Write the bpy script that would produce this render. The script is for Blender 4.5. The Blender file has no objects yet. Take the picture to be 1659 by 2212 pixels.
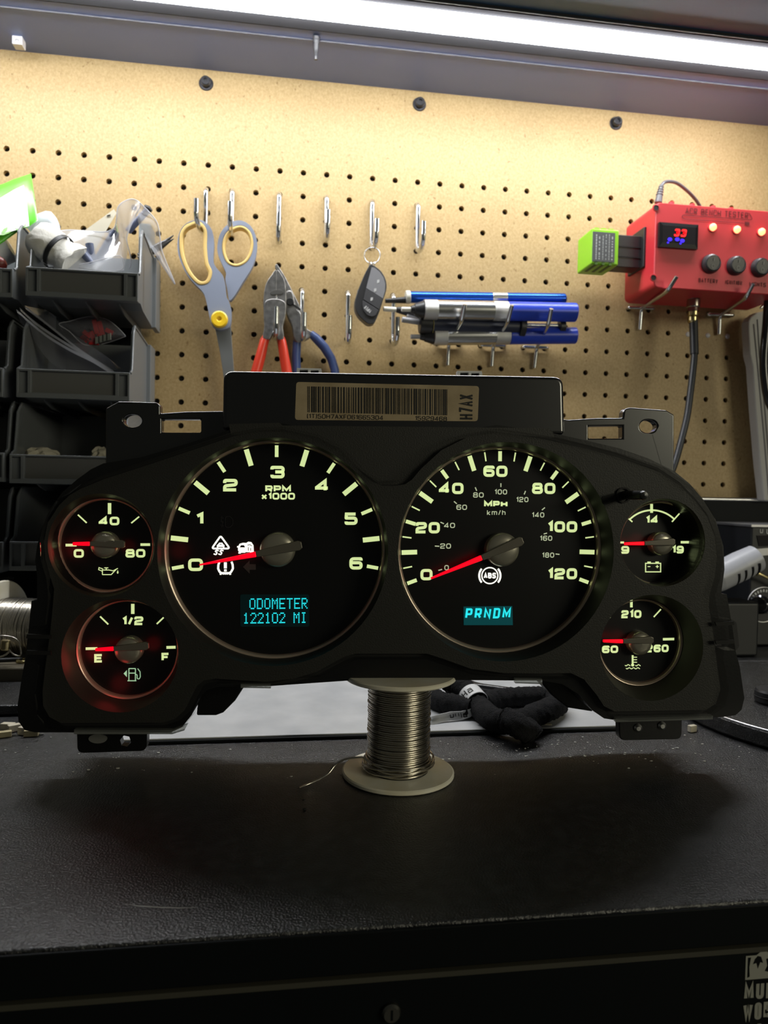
import bpy, bmesh, math, random
from mathutils import Vector as V, Matrix, Euler
random.seed(7)
sc = bpy.context.scene
COL = sc.collection

# ------------------------------------------------------------------ camera
HC = 0.157
CAM = V((0.283863, -0.807372, HC))
EUL = Euler((math.radians(88.42037), math.radians(-1.09766), math.radians(-8.21723)), 'XYZ')
FPX = 1566.229
RM = EUL.to_matrix()
cd = bpy.data.cameras.new('camera'); cam = bpy.data.objects.new('camera', cd); COL.objects.link(cam)
cam.location = CAM; cam.rotation_euler = EUL
cd.sensor_fit = 'VERTICAL'; cd.sensor_height = 36.0; cd.lens = FPX / 2212 * 36.0
cd.clip_start = 0.01; cd.clip_end = 20
cd.dof.use_dof = True; cd.dof.focus_distance = 0.40; cd.dof.aperture_fstop = 16
sc.camera = cam

# ------------------------------------------------------------------ view, world, room lamp
vs = sc.view_settings
sc.display_settings.display_device = 'sRGB'
vs.view_transform = 'Standard'; vs.look = 'None'; vs.gamma = 1.0; vs.use_curve_mapping = False
vs.exposure = 0.0
LAMP_STRENGTH = 50.0
wd = bpy.data.worlds.new('room_ambient'); sc.world = wd; wd.use_nodes = True
wd.node_tree.nodes['Background'].inputs[0].default_value = (0.95, 0.97, 0.85, 1)
wd.node_tree.nodes['Background'].inputs[1].default_value = 0.035
def area_light(name, loc, target, size, energy, color):
    l = bpy.data.lights.new(name, 'AREA'); l.shape = 'RECTANGLE'; l.size = size[0]; l.size_y = size[1]
    l.energy = energy; l.color = color
    o = bpy.data.objects.new(name, l); COL.objects.link(o); o.location = loc
    o.rotation_euler = (V(target) - V(loc)).to_track_quat('-Z', 'Y').to_euler()
    return o
area_light('room_lamp', (1.9, -2.1, 0.62), (0.4, -0.4, 0.12), (1.0, 0.5), 13.0, (1.0, 0.95, 0.72))

# ------------------------------------------------------------------ measuring helpers (camera constants above)
def ray(x, y): return RM @ V(((x - 829.5) / FPX, -(y - 1106) / FPX, -1.0))
def W(x, y, Y):
    d = ray(x, y); return CAM + d * ((Y - CAM.y) / d.y)
def B(x, y, Z=0.0):
    d = ray(x, y); return CAM + d * ((Z - CAM.z) / d.z)

# ------------------------------------------------------------------ mesh builder
def catmull(pts, n=6, closed=True):
    pts = [V(p) for p in pts]; out = []; m = len(pts)
    for i in range(m if closed else m - 1):
        p = [pts[(i + k) % m] if closed else pts[min(max(i + k, 0), m - 1)] for k in (-1, 0, 1, 2)]
        for j in range(n):
            t = j / n
            out.append(0.5 * ((2 * p[1]) + (p[2] - p[0]) * t + (2 * p[0] - 5 * p[1] + 4 * p[2] - p[3]) * t * t + (3 * p[1] - p[0] - 3 * p[2] + p[3]) * t ** 3))
    if not closed: out.append(pts[-1])
    return out
def fillet(pts, r, closed=False, n=5):
    pts = [V(p) for p in pts]; m = len(pts); out = []
    rs = r if isinstance(r, (list, tuple)) else [r] * m
    for i in range(m):
        if (not closed and i in (0, m - 1)) or rs[i] <= 0: out.append(pts[i]); continue
        a, b, c = pts[i - 1], pts[i], pts[(i + 1) % m]
        u, w = (a - b), (c - b); lu, lw = u.length, w.length
        if lu < 1e-9 or lw < 1e-9: out.append(b); continue
        u /= lu; w /= lw
        ang = u.angle(w) if u.length and w.length else math.pi
        if ang > 3.1: out.append(b); continue
        d = min(rs[i] / math.tan(ang / 2), lu * .49, lw * .49)
        p0, p1 = b + u * d, b + w * d
        for k in range(n + 1):
            t = k / n; out.append((1 - t) ** 2 * p0 + 2 * t * (1 - t) * b + t * t * p1)
    return out
def frame_of(d):
    d = d.normalized(); a = V((0, 0, 1)) if abs(d.z) < .9 else V((1, 0, 0))
    u = d.cross(a).normalized(); return u, d.cross(u).normalized()
def circle(n, r=1.0, rx=None): return [(math.cos(2 * math.pi * i / n) * (rx or r), math.sin(2 * math.pi * i / n) * r) for i in range(n)]

class MB:
    def __init__(s): s.v = []; s.f = []; s.sm = []
    def add(s, vs_, fs, smooth=False):
        o = len(s.v); s.v += [V(v) for v in vs_]; s.f += [tuple(i + o for i in f) for f in fs]; s.sm += [smooth] * len(fs); return s
    def box(s, a, b):
        x0, y0, z0 = a; x1, y1, z1 = b
        return s.hexa([(x0, y0, z0), (x1, y0, z0), (x1, y1, z0), (x0, y1, z0), (x0, y0, z1), (x1, y0, z1), (x1, y1, z1), (x0, y1, z1)])
    def hexa(s, p): return s.add(p, [(0, 3, 2, 1), (4, 5, 6, 7), (0, 1, 5, 4), (1, 2, 6, 5), (2, 3, 7, 6), (3, 0, 4, 7)])
    def obox(s, c, a, b, d):
        c, a, b, d = V(c), V(a), V(b), V(d)
        return s.hexa([c - a - b - d, c + a - b - d, c + a + b - d, c - a + b - d, c - a - b + d, c + a - b + d, c + a + b + d, c - a + b + d])
    def rings(s, rings, closed_ring=True, smooth=True, loop=False):
        n = len(rings[0]); vs_ = [p for r in rings for p in r]; fs = []; m = len(rings)
        for i in range(m if loop else m - 1):
            for j in range(n if closed_ring else n - 1):
                a, b = i * n + j, i * n + (j + 1) % n; c, d = ((i + 1) % m) * n + (j + 1) % n, ((i + 1) % m) * n + j
                fs.append((a, b, c, d))
        return s.add(vs_, fs, smooth)
    def poly(s, pts): return s.add(pts, [tuple(range(len(pts)))])
    def tube(s, pts, r, n=10, closed=False, caps=True, flat=1.0, wob=0.0):
        pts = [V(p) for p in pts]; m = len(pts); rings = []; u = None
        for i in range(m):
            d = (pts[(i + 1) % m] - pts[i - 1]) if closed or 0 < i < m - 1 else (pts[1] - pts[0] if i == 0 else pts[-1] - pts[-2])
            if d.length < 1e-12: d = V((0, 0, 1))
            d.normalize()
            if u is None: u = frame_of(d)[0]
            else:
                u = u - d * u.dot(d); u = u.normalized() if u.length > 1e-6 else frame_of(d)[0]
            w = d.cross(u); rr = r[i] if isinstance(r, (list, tuple)) else r
            rings.append([pts[i] + (u * math.cos(t) + w * math.sin(t) * flat) * rr * (1 + wob * (random.random() - .5)) for t in [2 * math.pi * k / n for k in range(n)]])
        s.rings(rings, loop=closed)
        if caps and not closed: s.poly(rings[0][::-1]); s.poly(rings[-1])
        return s
    def cyl(s, p0, p1, r0, r1=None, n=24): return s.tube([p0, p1], [r0, r0 if r1 is None else r1], n)
    def lathe(s, o, ax, prof, n=32, sharp=True, ref=None):
        o, ax = V(o), V(ax).normalized(); u, w = frame_of(ax)
        if ref is not None: u = (V(ref) - ax * V(ref).dot(ax)).normalized(); w = ax.cross(u)
        R = [[o + ax * h + (u * math.cos(t) + w * math.sin(t)) * max(r, 1e-7) for t in [2 * math.pi * k / n for k in range(n)]] for r, h in prof]
        if sharp:
            for i in range(len(R) - 1): s.rings([R[i], R[i + 1]])
        else: s.rings(R)
        return s
    def torus(s, o, ax, R, r, n=48, k=8):
        o, ax = V(o), V(ax).normalized(); u, w = frame_of(ax)
        return s.tube([o + (u * math.cos(t) + w * math.sin(t)) * R for t in [2 * math.pi * i / n for i in range(n)]], r, k, closed=True)
    def prism(s, pts, off, holes=(), back=True, smooth_side=False):
        """filled outline (with holes), front at pts, walls along off, back face"""
        pts = [V(p) for p in pts]; off = V(off); holes = [[V(p) for p in h] for h in holes]
        bm = bmesh.new(); edges = []
        for lp in [pts] + holes:
            vv = [bm.verts.new(p) for p in lp]
            for i in range(len(vv)): edges.append(bm.edges.new((vv[i - 1], vv[i])))
        if holes: bmesh.ops.triangle_fill(bm, use_beauty=True, use_dissolve=False, edges=edges)
        else: bm.faces.new(bm.verts[:])
        bm.verts.index_update(); bm.verts.ensure_lookup_table()
        vs_ = [v.co.copy() for v in bm.verts]; fs = [tuple(v.index for v in f.verts) for f in bm.faces]; bm.free()
        s.add(vs_, fs)
        if off.length > 0:
            if back: s.add([v + off for v in vs_], [f[::-1] for f in fs])
            for lp in [pts] + holes: s.rings([lp, [p + off for p in lp]], smooth=smooth_side)
        return s
    def stroke(s, pts, t, place, closed=False):
        """flat ribbon of width t along a 2-D polyline; place maps (u,v) to 3-D"""
        pts = [V((p[0], p[1])) for p in pts]; m = len(pts); L, Rr = [], []
        for i in range(m):
            pa = pts[i - 1] if closed or i > 0 else None; pb = pts[(i + 1) % m] if closed or i < m - 1 else None
            d0 = (pts[i] - pa).normalized() if pa is not None and (pts[i] - pa).length > 1e-9 else None
            d1 = (pb - pts[i]).normalized() if pb is not None and (pb - pts[i]).length > 1e-9 else None
            if d0 is None: d0 = d1
            if d1 is None: d1 = d0
            if d0 is None: continue
            n0, n1 = V((-d0.y, d0.x)), V((-d1.y, d1.x)); n_ = n0 + n1
            n_ = n_.normalized() if n_.length > 1e-6 else n0
            k = 1 / max(n_.dot(n0), .45)
            L.append(pts[i] + n_ * (t / 2 * k)); Rr.append(pts[i] - n_ * (t / 2 * k))
        n = len(L); vs_ = [place(p.x, p.y) for p in L] + [place(p.x, p.y) for p in Rr]
        fs = [(i, (i + 1) % n, n + (i + 1) % n, n + i) for i in range(n if closed else n - 1)]
        return s.add(vs_, fs)
    def text(s, txt, place, w, h, t, r=.22, slant=0.0, gap=.2, y0=0):
        """stroke lettering centred on place(0,0), total width w, cap height h, stroke t"""
        rel = [GW.get(c, 1.0) for c in txt]
        g = gap; tot = sum(rel) + g * (len(txt) - 1); k = w / tot; x = -w / 2
        for c, rw in zip(txt, rel):
            cw = rw * k
            for st in GL.get(c, []):
                pts, rr, cl = st
                q = [(x + t / 2 + p[0] * max(cw - t, 1e-9), -h / 2 + t / 2 + p[1] * (h - t)) for p in pts]
                q = fillet([(a, b, 0) for a, b in q], [r * h * z for z in rr] if isinstance(rr, (list, tuple)) else r * h * rr, cl, 4)
                q = [(p.x + slant * p.y, p.y) for p in q]
                s.stroke(q, t, place, cl)
            x += cw + g * k
        return s

# ------------------------------------------------------------------ stroke lettering
RB = [(0, 0), (1, 0), (1, 1), (0, 1)]
def st(p, r=1.0, c=False): return (p, r, c)
GL = {
 '0': [st(RB, 1, True)], 'O': [st(RB, 1, True)], '1': [st([(0, .78), (1, 1), (1, 0)], 0)],
 '2': [st([(0, .72), (0, 1), (1, 1), (1, .55), (0, .42), (0, 0), (1, 0)], [0, 1, 1, .8, .8, 0, 0])],
 '3': [st([(0, .78), (0, 1), (1, 1), (1, .52), (.3, .52)]), st([(.3, .52), (1, .52), (1, 0), (0, 0), (0, .22)])],
 '4': [st([(.76, 0), (.76, 1), (0, .3), (0, .24), (1, .24)], 0)],
 '5': [st([(.95, 1), (0.03, 1), (0, .57), (1, .57), (1, 0), (0, 0), (0, .2)], [0, 0, .1, 1, 1, 1, 0])],
 '6': [st([(1, .8), (1, 1), (0, 1), (0, 0), (1, 0), (1, .57), (0, .57)], [0, 1, 1, 1, 1, 1, 0])],
 '7': [st([(0, 1), (1, 1), (.35, 0)], 0)],
 '8': [st([(.05, .53), (.95, .53), (.95, 1), (.05, 1)], .8, True), st([(0, 0), (1, 0), (1, .53), (0, .53)], .8, True)],
 '9': [st([(0, .2), (0, 0), (1, 0), (1, 1), (0, 1), (0, .43), (1, .43)], [0, 1, 1, 1, 1, 1, 0])],
 'A': [st([(0, 0), (.5, 1), (1, 0)], 0), st([(.17, .33), (.83, .33)])],
 'B': [st([(0, 0), (0, 1), (.92, 1), (.92, .52), (0, .52)], [0, 0, 1, 1, 0]), st([(.5, .52), (1, .52), (1, 0), (0, 0)], [0, 1, 1, 0])],
 'C': [st([(1, .76), (1, 1), (0, 1), (0, 0), (1, 0), (1, .24)])],
 'D': [st([(0, 0), (1, 0), (1, 1), (0, 1)], [0, 1.3, 1.3, 0], True)],
 'E': [st([(1, 1), (0, 1), (0, 0), (1, 0)], 0), st([(0, .52), (.9, .52)])],
 'F': [st([(1, 1), (0, 1), (0, 0)], 0), st([(0, .5), (.85, .5)])],
 'G': [st([(1, .76), (1, 1), (0, 1), (0, 0), (1, 0), (1, .45), (.55, .45)], [0, 1, 1, 1, 1, 0, 0])],
 'H': [st([(0, 0), (0, 1)]), st([(1, 0), (1, 1)]), st([(0, .5), (1, .5)])],
 'I': [st([(.5, 0), (.5, 1)])], 'K': [st([(0, 0), (0, 1)]), st([(1, 1), (.1, .48), (1, 0)], 0)],
 'L': [st([(0, 1), (0, 0), (1, 0)], 0)], 'M': [st([(0, 0), (0, 1), (.5, .25), (1, 1), (1, 0)], 0)],
 'N': [st([(0, 0), (0, 1), (1, 0), (1, 1)], 0)],
 'P': [st([(0, 0), (0, 1), (1, 1), (1, .42), (0, .42)], [0, 0, 1, 1, 0])],
 'R': [st([(0, 0), (0, 1), (1, 1), (1, .42), (0, .42)], [0, 0, 1, 1, 0]), st([(.5, .42), (1, 0)])],
 'S': [st([(1, .78), (1, 1), (0, 1), (0, .53), (1, .47), (1, 0), (0, 0), (0, .22)], [0, 1, 1, .8, .8, 1, 1, 0])],
 'T': [st([(0, 1), (1, 1)]), st([(.5, 1), (.5, 0)])], 'U': [st([(0, 1), (0, 0), (1, 0), (1, 1)])],
 'V': [st([(0, 1), (.5, 0), (1, 1)], 0)], 'W': [st([(0, 1), (.25, 0), (.5, .8), (.75, 0), (1, 1)], 0)],
 'X': [st([(0, 0), (1, 1)]), st([(0, 1), (1, 0)])], 'Y': [st([(0, 1), (.5, .5), (1, 1)], 0), st([(.5, .5), (.5, 0)])],
 '/': [st([(0, 0), (1, 1)])], '-': [st([(0, .5), (1, .5)])], '!': [st([(.5, .35), (.5, 1)]), st([(.5, 0), (.5, .14)])],
 '(': [st([(1, 1.1), (.2, .8), (.2, .2), (1, -.1)], .8)], ')': [st([(0, 1.1), (.8, .8), (.8, .2), (0, -.1)], .8)],
 'x': [st([(0, 0), (1, .72)]), st([(0, .72), (1, 0)])], 'k': [st([(0, 0), (0, 1)]), st([(1, .7), (.1, .35), (1, 0)], 0)],
 'm': [st([(0, 0), (0, .7), (.5, .7), (.5, 0)], [0, 0, .6, 0]), st([(.5, .7), (1, .7), (1, 0)], [0, .6, 0])],
 'h': [st([(0, 0), (0, 1)]), st([(0, .68), (1, .68), (1, 0)], [0, .8, 0])],
 'n': [st([(0, 0), (0, .68), (1, .68), (1, 0)], [0, 0, .8, 0])], 'u': [st([(0, .68), (0, 0), (1, 0), (1, .68)], [0, .8, 0, 0])],
 'l': [st([(.5, 0), (.5, 1)])], 'a': [st([(0, .68), (1, .68), (1, 0), (0, 0), (0, .4), (1, .4)], [0, .8, 0, .6, .6, 0])],
 's': [st([(1, .68), (0, .68), (0, .36), (1, .32), (1, 0), (0, 0)], .5)],
 'g': [st([(1, 0), (0, 0), (0, .68), (1, .68), (1, -.3), (0, -.3)], [0, .7, .7, 0, .6, 0])],
}
GW = {'1': .5, 'I': .3, 'l': .3, '/': .6, '-': .5, ' ': .6, 'm': 1.3, 'M': 1.2, 'W': 1.35, '(': .35, ')': .35, '!': .3, 'x': .85, 'k': .85, 'h': .85, 'E': .9, 'F': .85, 'L': .85}

# ------------------------------------------------------------------ materials
MATS = {}
def M(name, col=(.5, .5, .5), rough=.5, metal=0.0, emit=None, es=1.0, bump=None, var=None, spec=.5, alpha=1.0, trans=0.0, coat=0.0):
    if name in MATS: return MATS[name]
    m = bpy.data.materials.new(name); m.use_nodes = True; nt = m.node_tree; b = nt.nodes['Principled BSDF']
    b.inputs['Base Color'].default_value = (*col, 1); b.inputs['Roughness'].default_value = rough; b.inputs['Metallic'].default_value = metal
    b.inputs['Specular IOR Level'].default_value = spec; b.inputs['Alpha'].default_value = alpha
    b.inputs['Transmission Weight'].default_value = trans; b.inputs['Coat Weight'].default_value = coat
    if emit: b.inputs['Emission Color'].default_value = (*emit, 1); b.inputs['Emission Strength'].default_value = es
    tc = nt.nodes.new('ShaderNodeTexCoord')
    def noise(scale, detail=4):
        n = nt.nodes.new('ShaderNodeTexNoise'); n.inputs['Scale'].default_value = scale; n.inputs['Detail'].default_value = detail
        nt.links.new(tc.outputs['Object'], n.inputs['Vector']); return n
    if bump:
        n = noise(bump[0]); bp = nt.nodes.new('ShaderNodeBump'); bp.inputs['Strength'].default_value = bump[1]; bp.inputs['Distance'].default_value = bump[2] if len(bump) > 2 else .0005
        nt.links.new(n.outputs['Fac'], bp.inputs['Height']); nt.links.new(bp.outputs['Normal'], b.inputs['Normal'])
    if var:
        n = noise(var[0], 6); rp = nt.nodes.new('ShaderNodeValToRGB')
        rp.color_ramp.elements[0].position = var[3] if len(var) > 3 else .35; rp.color_ramp.elements[1].position = var[4] if len(var) > 4 else .65
        rp.color_ramp.elements[0].color = (*var[1], 1); rp.color_ramp.elements[1].color = (*var[2], 1)
        nt.links.new(n.outputs['Fac'], rp.inputs['Fac']); nt.links.new(rp.outputs['Color'], b.inputs['Base Color'])
    MATS[name] = m; return m
def clear_mat(name, tint=(1, 1, 1), ior=1.45, gl_rough=.02, haze=0.0, haze_col=(.8, .8, .85), top=.5):
    """thin clear plastic: transparent plus fresnel gloss, optional milky diffuse"""
    if name in MATS: return MATS[name]
    m = bpy.data.materials.new(name); m.use_nodes = True; nt = m.node_tree; nt.nodes.clear()
    out = nt.nodes.new('ShaderNodeOutputMaterial'); tr = nt.nodes.new('ShaderNodeBsdfTransparent'); tr.inputs[0].default_value = (*tint, 1)
    gl = nt.nodes.new('ShaderNodeBsdfGlossy'); gl.inputs['Roughness'].default_value = gl_rough
    lw = nt.nodes.new('ShaderNodeLayerWeight'); lw.inputs['Blend'].default_value = .2
    mx = nt.nodes.new('ShaderNodeMixShader'); mul = nt.nodes.new('ShaderNodeMath'); mul.operation = 'MULTIPLY'; mul.inputs[1].default_value = top
    nt.links.new(lw.outputs['Fresnel'], mul.inputs[0]); nt.links.new(mul.outputs[0], mx.inputs[0])
    last = tr
    if haze > 0:
        df = nt.nodes.new('ShaderNodeBsdfDiffuse'); df.inputs[0].default_value = (*haze_col, 1)
        tl = nt.nodes.new('ShaderNodeBsdfTranslucent'); tl.inputs[0].default_value = (*haze_col, 1)
        m0 = nt.nodes.new('ShaderNodeMixShader'); m0.inputs[0].default_value = .5
        nt.links.new(df.outputs[0], m0.inputs[1]); nt.links.new(tl.outputs[0], m0.inputs[2])
        m1 = nt.nodes.new('ShaderNodeMixShader'); m1.inputs[0].default_value = haze
        nt.links.new(tr.outputs[0], m1.inputs[1]); nt.links.new(m0.outputs[0], m1.inputs[2]); last = m1
    nt.links.new(last.outputs[0], mx.inputs[1]); nt.links.new(gl.outputs[0], mx.inputs[2]); nt.links.new(mx.outputs[0], out.inputs[0])
    MATS[name] = m; return m

# ------------------------------------------------------------------ object helpers
INV = {}
def tag(o, label, cat, group=None):
    o['label'] = label; o['category'] = cat
    if group: o['group'] = group
    return o
def thing(name, label, cat, loc, group=None, mat=None):
    o = bpy.data.objects.new(name, None); COL.objects.link(o); o.empty_display_size = .02
    mw = mat if mat is not None else Matrix.Translation(V(loc))
    o.matrix_world = mw; INV[o.name] = mw.inverted(); return tag(o, label, cat, group)
def part(mb, name, mat, parent, label=None, bevel=0.0, local=False, seg=2):
    me = bpy.data.meshes.new(name); inv = INV[parent.name]
    me.from_pydata([tuple(v if local else inv @ v) for v in mb.v], [], mb.f); me.polygons.foreach_set('use_smooth', mb.sm)
    me.materials.append(mat); me.update()
    bm = bmesh.new(); bm.from_mesh(me)
    if bevel: bmesh.ops.remove_doubles(bm, verts=bm.verts[:], dist=2e-6)
    bmesh.ops.recalc_face_normals(bm, faces=bm.faces[:]); bm.to_mesh(me); bm.free()
    o = bpy.data.objects.new(name, me); COL.objects.link(o); o.parent = parent; INV[o.name] = inv
    if bevel: bv(o, bevel, seg)
    if label: o['label'] = label
    return o
def bv(o, w, seg=2):
    md = o.modifiers.new('bevel', 'BEVEL'); md.width = w; md.segments = seg; md.limit_method = 'ANGLE'; md.angle_limit = math.radians(40); md.harden_normals = True
def solo(mb, name, mat, loc, label=None, cat=None, group=None, kind=None, bevel=0.0):
    me = bpy.data.meshes.new(name); loc = V(loc); me.from_pydata([tuple(v - loc) for v in mb.v], [], mb.f)
    me.polygons.foreach_set('use_smooth', mb.sm); me.materials.append(mat); me.update()
    bm = bmesh.new(); bm.from_mesh(me); bmesh.ops.recalc_face_normals(bm, faces=bm.faces[:]); bm.to_mesh(me); bm.free()
    o = bpy.data.objects.new(name, me); COL.objects.link(o); o.location = loc; INV[o.name] = Matrix.Translation(-loc)
    if label: tag(o, label, cat, group)
    if kind: o['kind'] = kind
    if bevel: bv(o, bevel)
    return o
def dup(root, delta, label=None, rot=None):
    def rec(o, par):
        c = o.copy(); COL.objects.link(c)
        if par: c.parent = par
        for ch in list(o.children): rec(ch, c)
        return c
    r = rec(root, None); r.location = root.location + V(delta)
    if rot: r.rotation_euler = rot
    if label: r['label'] = label
    INV[r.name] = Matrix.Translation(-r.location)
    return r
X, Y_, Z = V((1, 0, 0)), V((0, 1, 0)), V((0, 0, 1))

# ================================================================== SETTING
m_wall = M('dark_painted_wall', (.03, .03, .032), .9)
solo(MB().box((-.9, .035, -.9), (1.7, .06, 1.3)), 'wall_back', m_wall, (0, .05, 0), kind='structure')
solo(MB().box((-.9, -2.6, -.93), (1.7, .06, -.9)), 'floor', M('garage_concrete', (.12, .12, .12), .9, var=(6, (.1, .1, .1), (.15, .15, .15))), (0, 0, -.9), kind='structure')
# ================================================================== WORKBENCH
m_black = M('black_powder_coat', (.010, .0102, .011), .30, bump=(1000, 1.0, .0006), spec=1.0, var=(160, (.005, .0052, .006), (.034, .035, .037), .45, .75))
m_blackface = M('black_painted_steel', (.004, .0052, .0058), .55, spec=.12)
m_print = M('pale_grey_print', (.30, .30, .26), .6)
bench = thing('workbench', 'black textured steel workbench with a front drawer under the gauge cluster', 'workbench', (.4, -.28, -.9))
part(MB().box((-.8, -.552, -.0165), (1.5, .03, 0)), 'worktop', m_black, bench, bevel=.0012)
part(MB().box((-.8, -.5532, -.0166), (1.5, -.5515, -.0012)), 'front_edge', m_blackface, bench, bevel=.0006)
part(MB().box((-.8, -.5505, -.9), (1.5, .02, -.019)), 'cabinet_body', m_blackface, bench)
dr = part(MB().box((-.75, -.5535, -.13), (1.45, -.548, -.0195)), 'drawer_front', m_blackface, bench)
part(MB().box((-.75, -.5538, -.0195), (1.45, -.549, -.0175)), 'drawer_edge_strip', M('olive_edge_highlight', (.05, .047, .034), .5), bench)  # highlight along the drawer's top edge, put into the strip's olive colour
lk = V((.3267, -.5535, -.0308))
lock = part(MB().lathe(lk, (0, -1, 0), [(.0001, .0022), (.0028, .0022), (.0034, .0012), (.0034, 0)], 24), 'drawer_lock', M('dull_lock_metal', (.25, .24, .21), .35, 1.0), bench)
part(MB().box((lk.x - .0004, lk.y - .0024, lk.z - .0018), (lk.x + .0004, lk.y - .0021, lk.z + .0018)), 'key_slot', m_blackface, lock)
def onface(x0, z0, yy): return lambda u, v: V((x0 + u, yy, z0 + v))
mb = MB(); yy = -.5537
for s_, x0, zc, w_, h_ in (('MULTI', .4660, -.0348, .0185, .0068), ('WORK', .4658, -.0430, .0155, .0068), ('WITH', .4656, -.0505, .0120, .0048)):
    mb.text(s_, onface(x0 + w_ / 2, zc, yy), w_, h_, .0014 if h_ > .006 else .001, r=.15, gap=.28)
part(mb, 'printed_lettering', m_print, dr)
mb = MB(); p = onface(.4662, -.0302, yy)
mb.prism([p(0, 0), p(.0165, 0), p(.0165, .0095), p(.011, .0095), p(.0085, .0108), p(.006, .0106), p(.0045, .0095), p(0, .0095)], (0, 0, 0),
         holes=[[p(.0008, .0008), p(.0019, .0012), p(.0016, .005), p(.0022, .0088), p(.0008, .0088)],
                [p(.003, .006), p(.0045, .0064), p(.0052, .0040), p(.0062, .0066), p(.0074, .0062), p(.0065, .0088), p(.0050, .0092), p(.0038, .0080)],
                [p(.0082, .0030), p(.0106, .0022), p(.0124, .0010), p(.0120, .0040), p(.0098, .0080), p(.0086, .0078), p(.0092, .0050)]])
part(mb, 'printed_emblem', m_print, dr)
part(MB().box((-.8, -.0165, .0005), (1.5, .03, .1555)), 'bench_back_panel', m_blackface, bench)
part(MB().tube([(-.8, -.0150, .1560), (1.5, -.0150, .1560)], .0024, 8), 'panel_top_rail', M('brushed_rail', (.55, .55, .57), .3, 1.0), bench)
for x in (.60, .76, .90):
    part(MB().box((x, -.0172, .090), (x + .035, -.0163, .0915)), 'panel_slot', M('slot_dark', (.002, .002, .002), .9), bench)
# scratch on the worktop
part(MB().tube([B(x, y, .0001) for x, y in ((270, 1952), (300, 1957), (350, 1960), (395, 1961), (425, 1960))], [.0001, .00028, .0003, .0002, .0001], 6, flat=.3), 'scratch', M('scratch', (.45, .45, .43), .5), bench)

# ================================================================== HUTCH (back board, shelf, bench-back panel)
HZ = .604
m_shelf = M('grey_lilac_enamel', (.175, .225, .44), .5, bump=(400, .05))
hutch = thing('bench_hutch', 'grey lilac steel shelf with folded lip above the pegboard', 'shelf', (.4, -.1, HZ))
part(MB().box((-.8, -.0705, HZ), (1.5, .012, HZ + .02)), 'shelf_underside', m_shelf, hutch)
part(MB().tube([(-.8, -.0712, HZ - .0001), (1.5, -.0712, HZ - .0001)], .0009, 8), 'rolled_lip', M('lip_grey', (.12, .12, .14), .5), hutch)
part(MB().box((-.8, -.0867, HZ + .0006), (1.5, -.0706, HZ + .02)), 'recess_channel', m_shelf, hutch)
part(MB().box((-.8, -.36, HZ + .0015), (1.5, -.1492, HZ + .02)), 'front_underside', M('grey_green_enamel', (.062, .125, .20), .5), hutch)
# push rivet pin hanging from the lip
pin = thing('hanging_rivet_pin', 'small grey plastic pin hanging from the shelf lip', 'pin', (.3133, -.0775, HZ))
part(MB().lathe((.3133, -.0775, HZ), (0, .25, -1), [(.0012, 0), (.0034, 0), (.0034, .002), (.0030, .0035), (.0030, .006)], 16), 'pin_collar', M('grey_pin_plastic', (.022, .022, .026), .5), pin)
part(MB().lathe((.3133, -.0760, HZ - .006), (0, .25, -1), [(.0027, 0), (.0024, .006), (.0014, .011), (.0019, .014), (.0001, .014)], 16), 'pin_stem', MATS['grey_pin_plastic'], pin)
# white cube clip
cl = thing('cable_clip', 'tiny white square clip stuck under the left end of the shelf', 'clip', (.019, -.022, HZ))
part(MB().box((.0140, -.0275, HZ - .0085), (.0238, -.0165, HZ)), 'clip_body', M('white_plastic', (.72, .72, .74), .4), cl, bevel=.0008)
mb = MB(); mb.text('n', lambda u, v: V((.0190 + u, -.02765, HZ - .0045 + v)), .0030, .0035, .0006)
mb.box((.0162, -.0277, HZ - .006), (.0166, -.0275, HZ - .003))
part(mb, 'clip_mark', M('dark_ink', (.03, .03, .03), .6), cl)

# ================================================================== LAMP
LX0, LX1 = -.12, .845
lamp = thing('strip_light', 'glowing white LED strip light in a grey trough under the shelf', 'light', (.34, -.119, HZ))
m_trough = M('lamp_trough_grey', (.055, .055, .060), .8, spec=0.0)
sec = [(-.0868, HZ + .0015), (-.0868, HZ - .0006), (-.0885, HZ - .0010), (-.1030, HZ + .0005), (-.1365, HZ + .0005), (-.1470, HZ - .0022), (-.1492, HZ - .0012), (-.1492, HZ + .0015)]
mb = MB(); mb.rings([[V((x, y, z)) for y, z in sec] for x in (LX0 - .2, LX1 + .35)], smooth=False)
part(mb, 'trough', m_trough, lamp)
part(MB().tube([(LX0 - .2, -.1492, HZ - .0018), (LX1 + .35, -.1492, HZ - .0014)], .0004, 6), 'trough_edge', M('bright_edge', (.55, .55, .57), .5), lamp)
m_lens = bpy.data.materials.new('lit_diffuser'); m_lens.use_nodes = True
nt = m_lens.node_tree; nt.nodes.clear(); em = nt.nodes.new('ShaderNodeEmission'); oo = nt.nodes.new('ShaderNodeOutputMaterial')
em.inputs[0].default_value = (.97, .985, 1.0, 1); em.inputs[1].default_value = LAMP_STRENGTH; nt.links.new(em.outputs[0], oo.inputs[0])
arc = [(-.1211 + .0147 * math.sin(a), HZ + .0003 - .0075 * math.cos(a)) for a in [math.radians(-90 + 18 * i) for i in range(11)]]
mb = MB(); mb.rings([[V((x, y, z)) for y, z in arc] for x in (LX0, LX1)], closed_ring=False)
part(mb, 'diffuser_lens', m_lens, lamp)
for x in (LX0, LX1): part(MB().box((x - .006, -.1355, HZ - .007), (x + .006, -.1025, HZ + .002)), 'end_cap', M('white_plastic'), lamp, bevel=.001)

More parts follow.
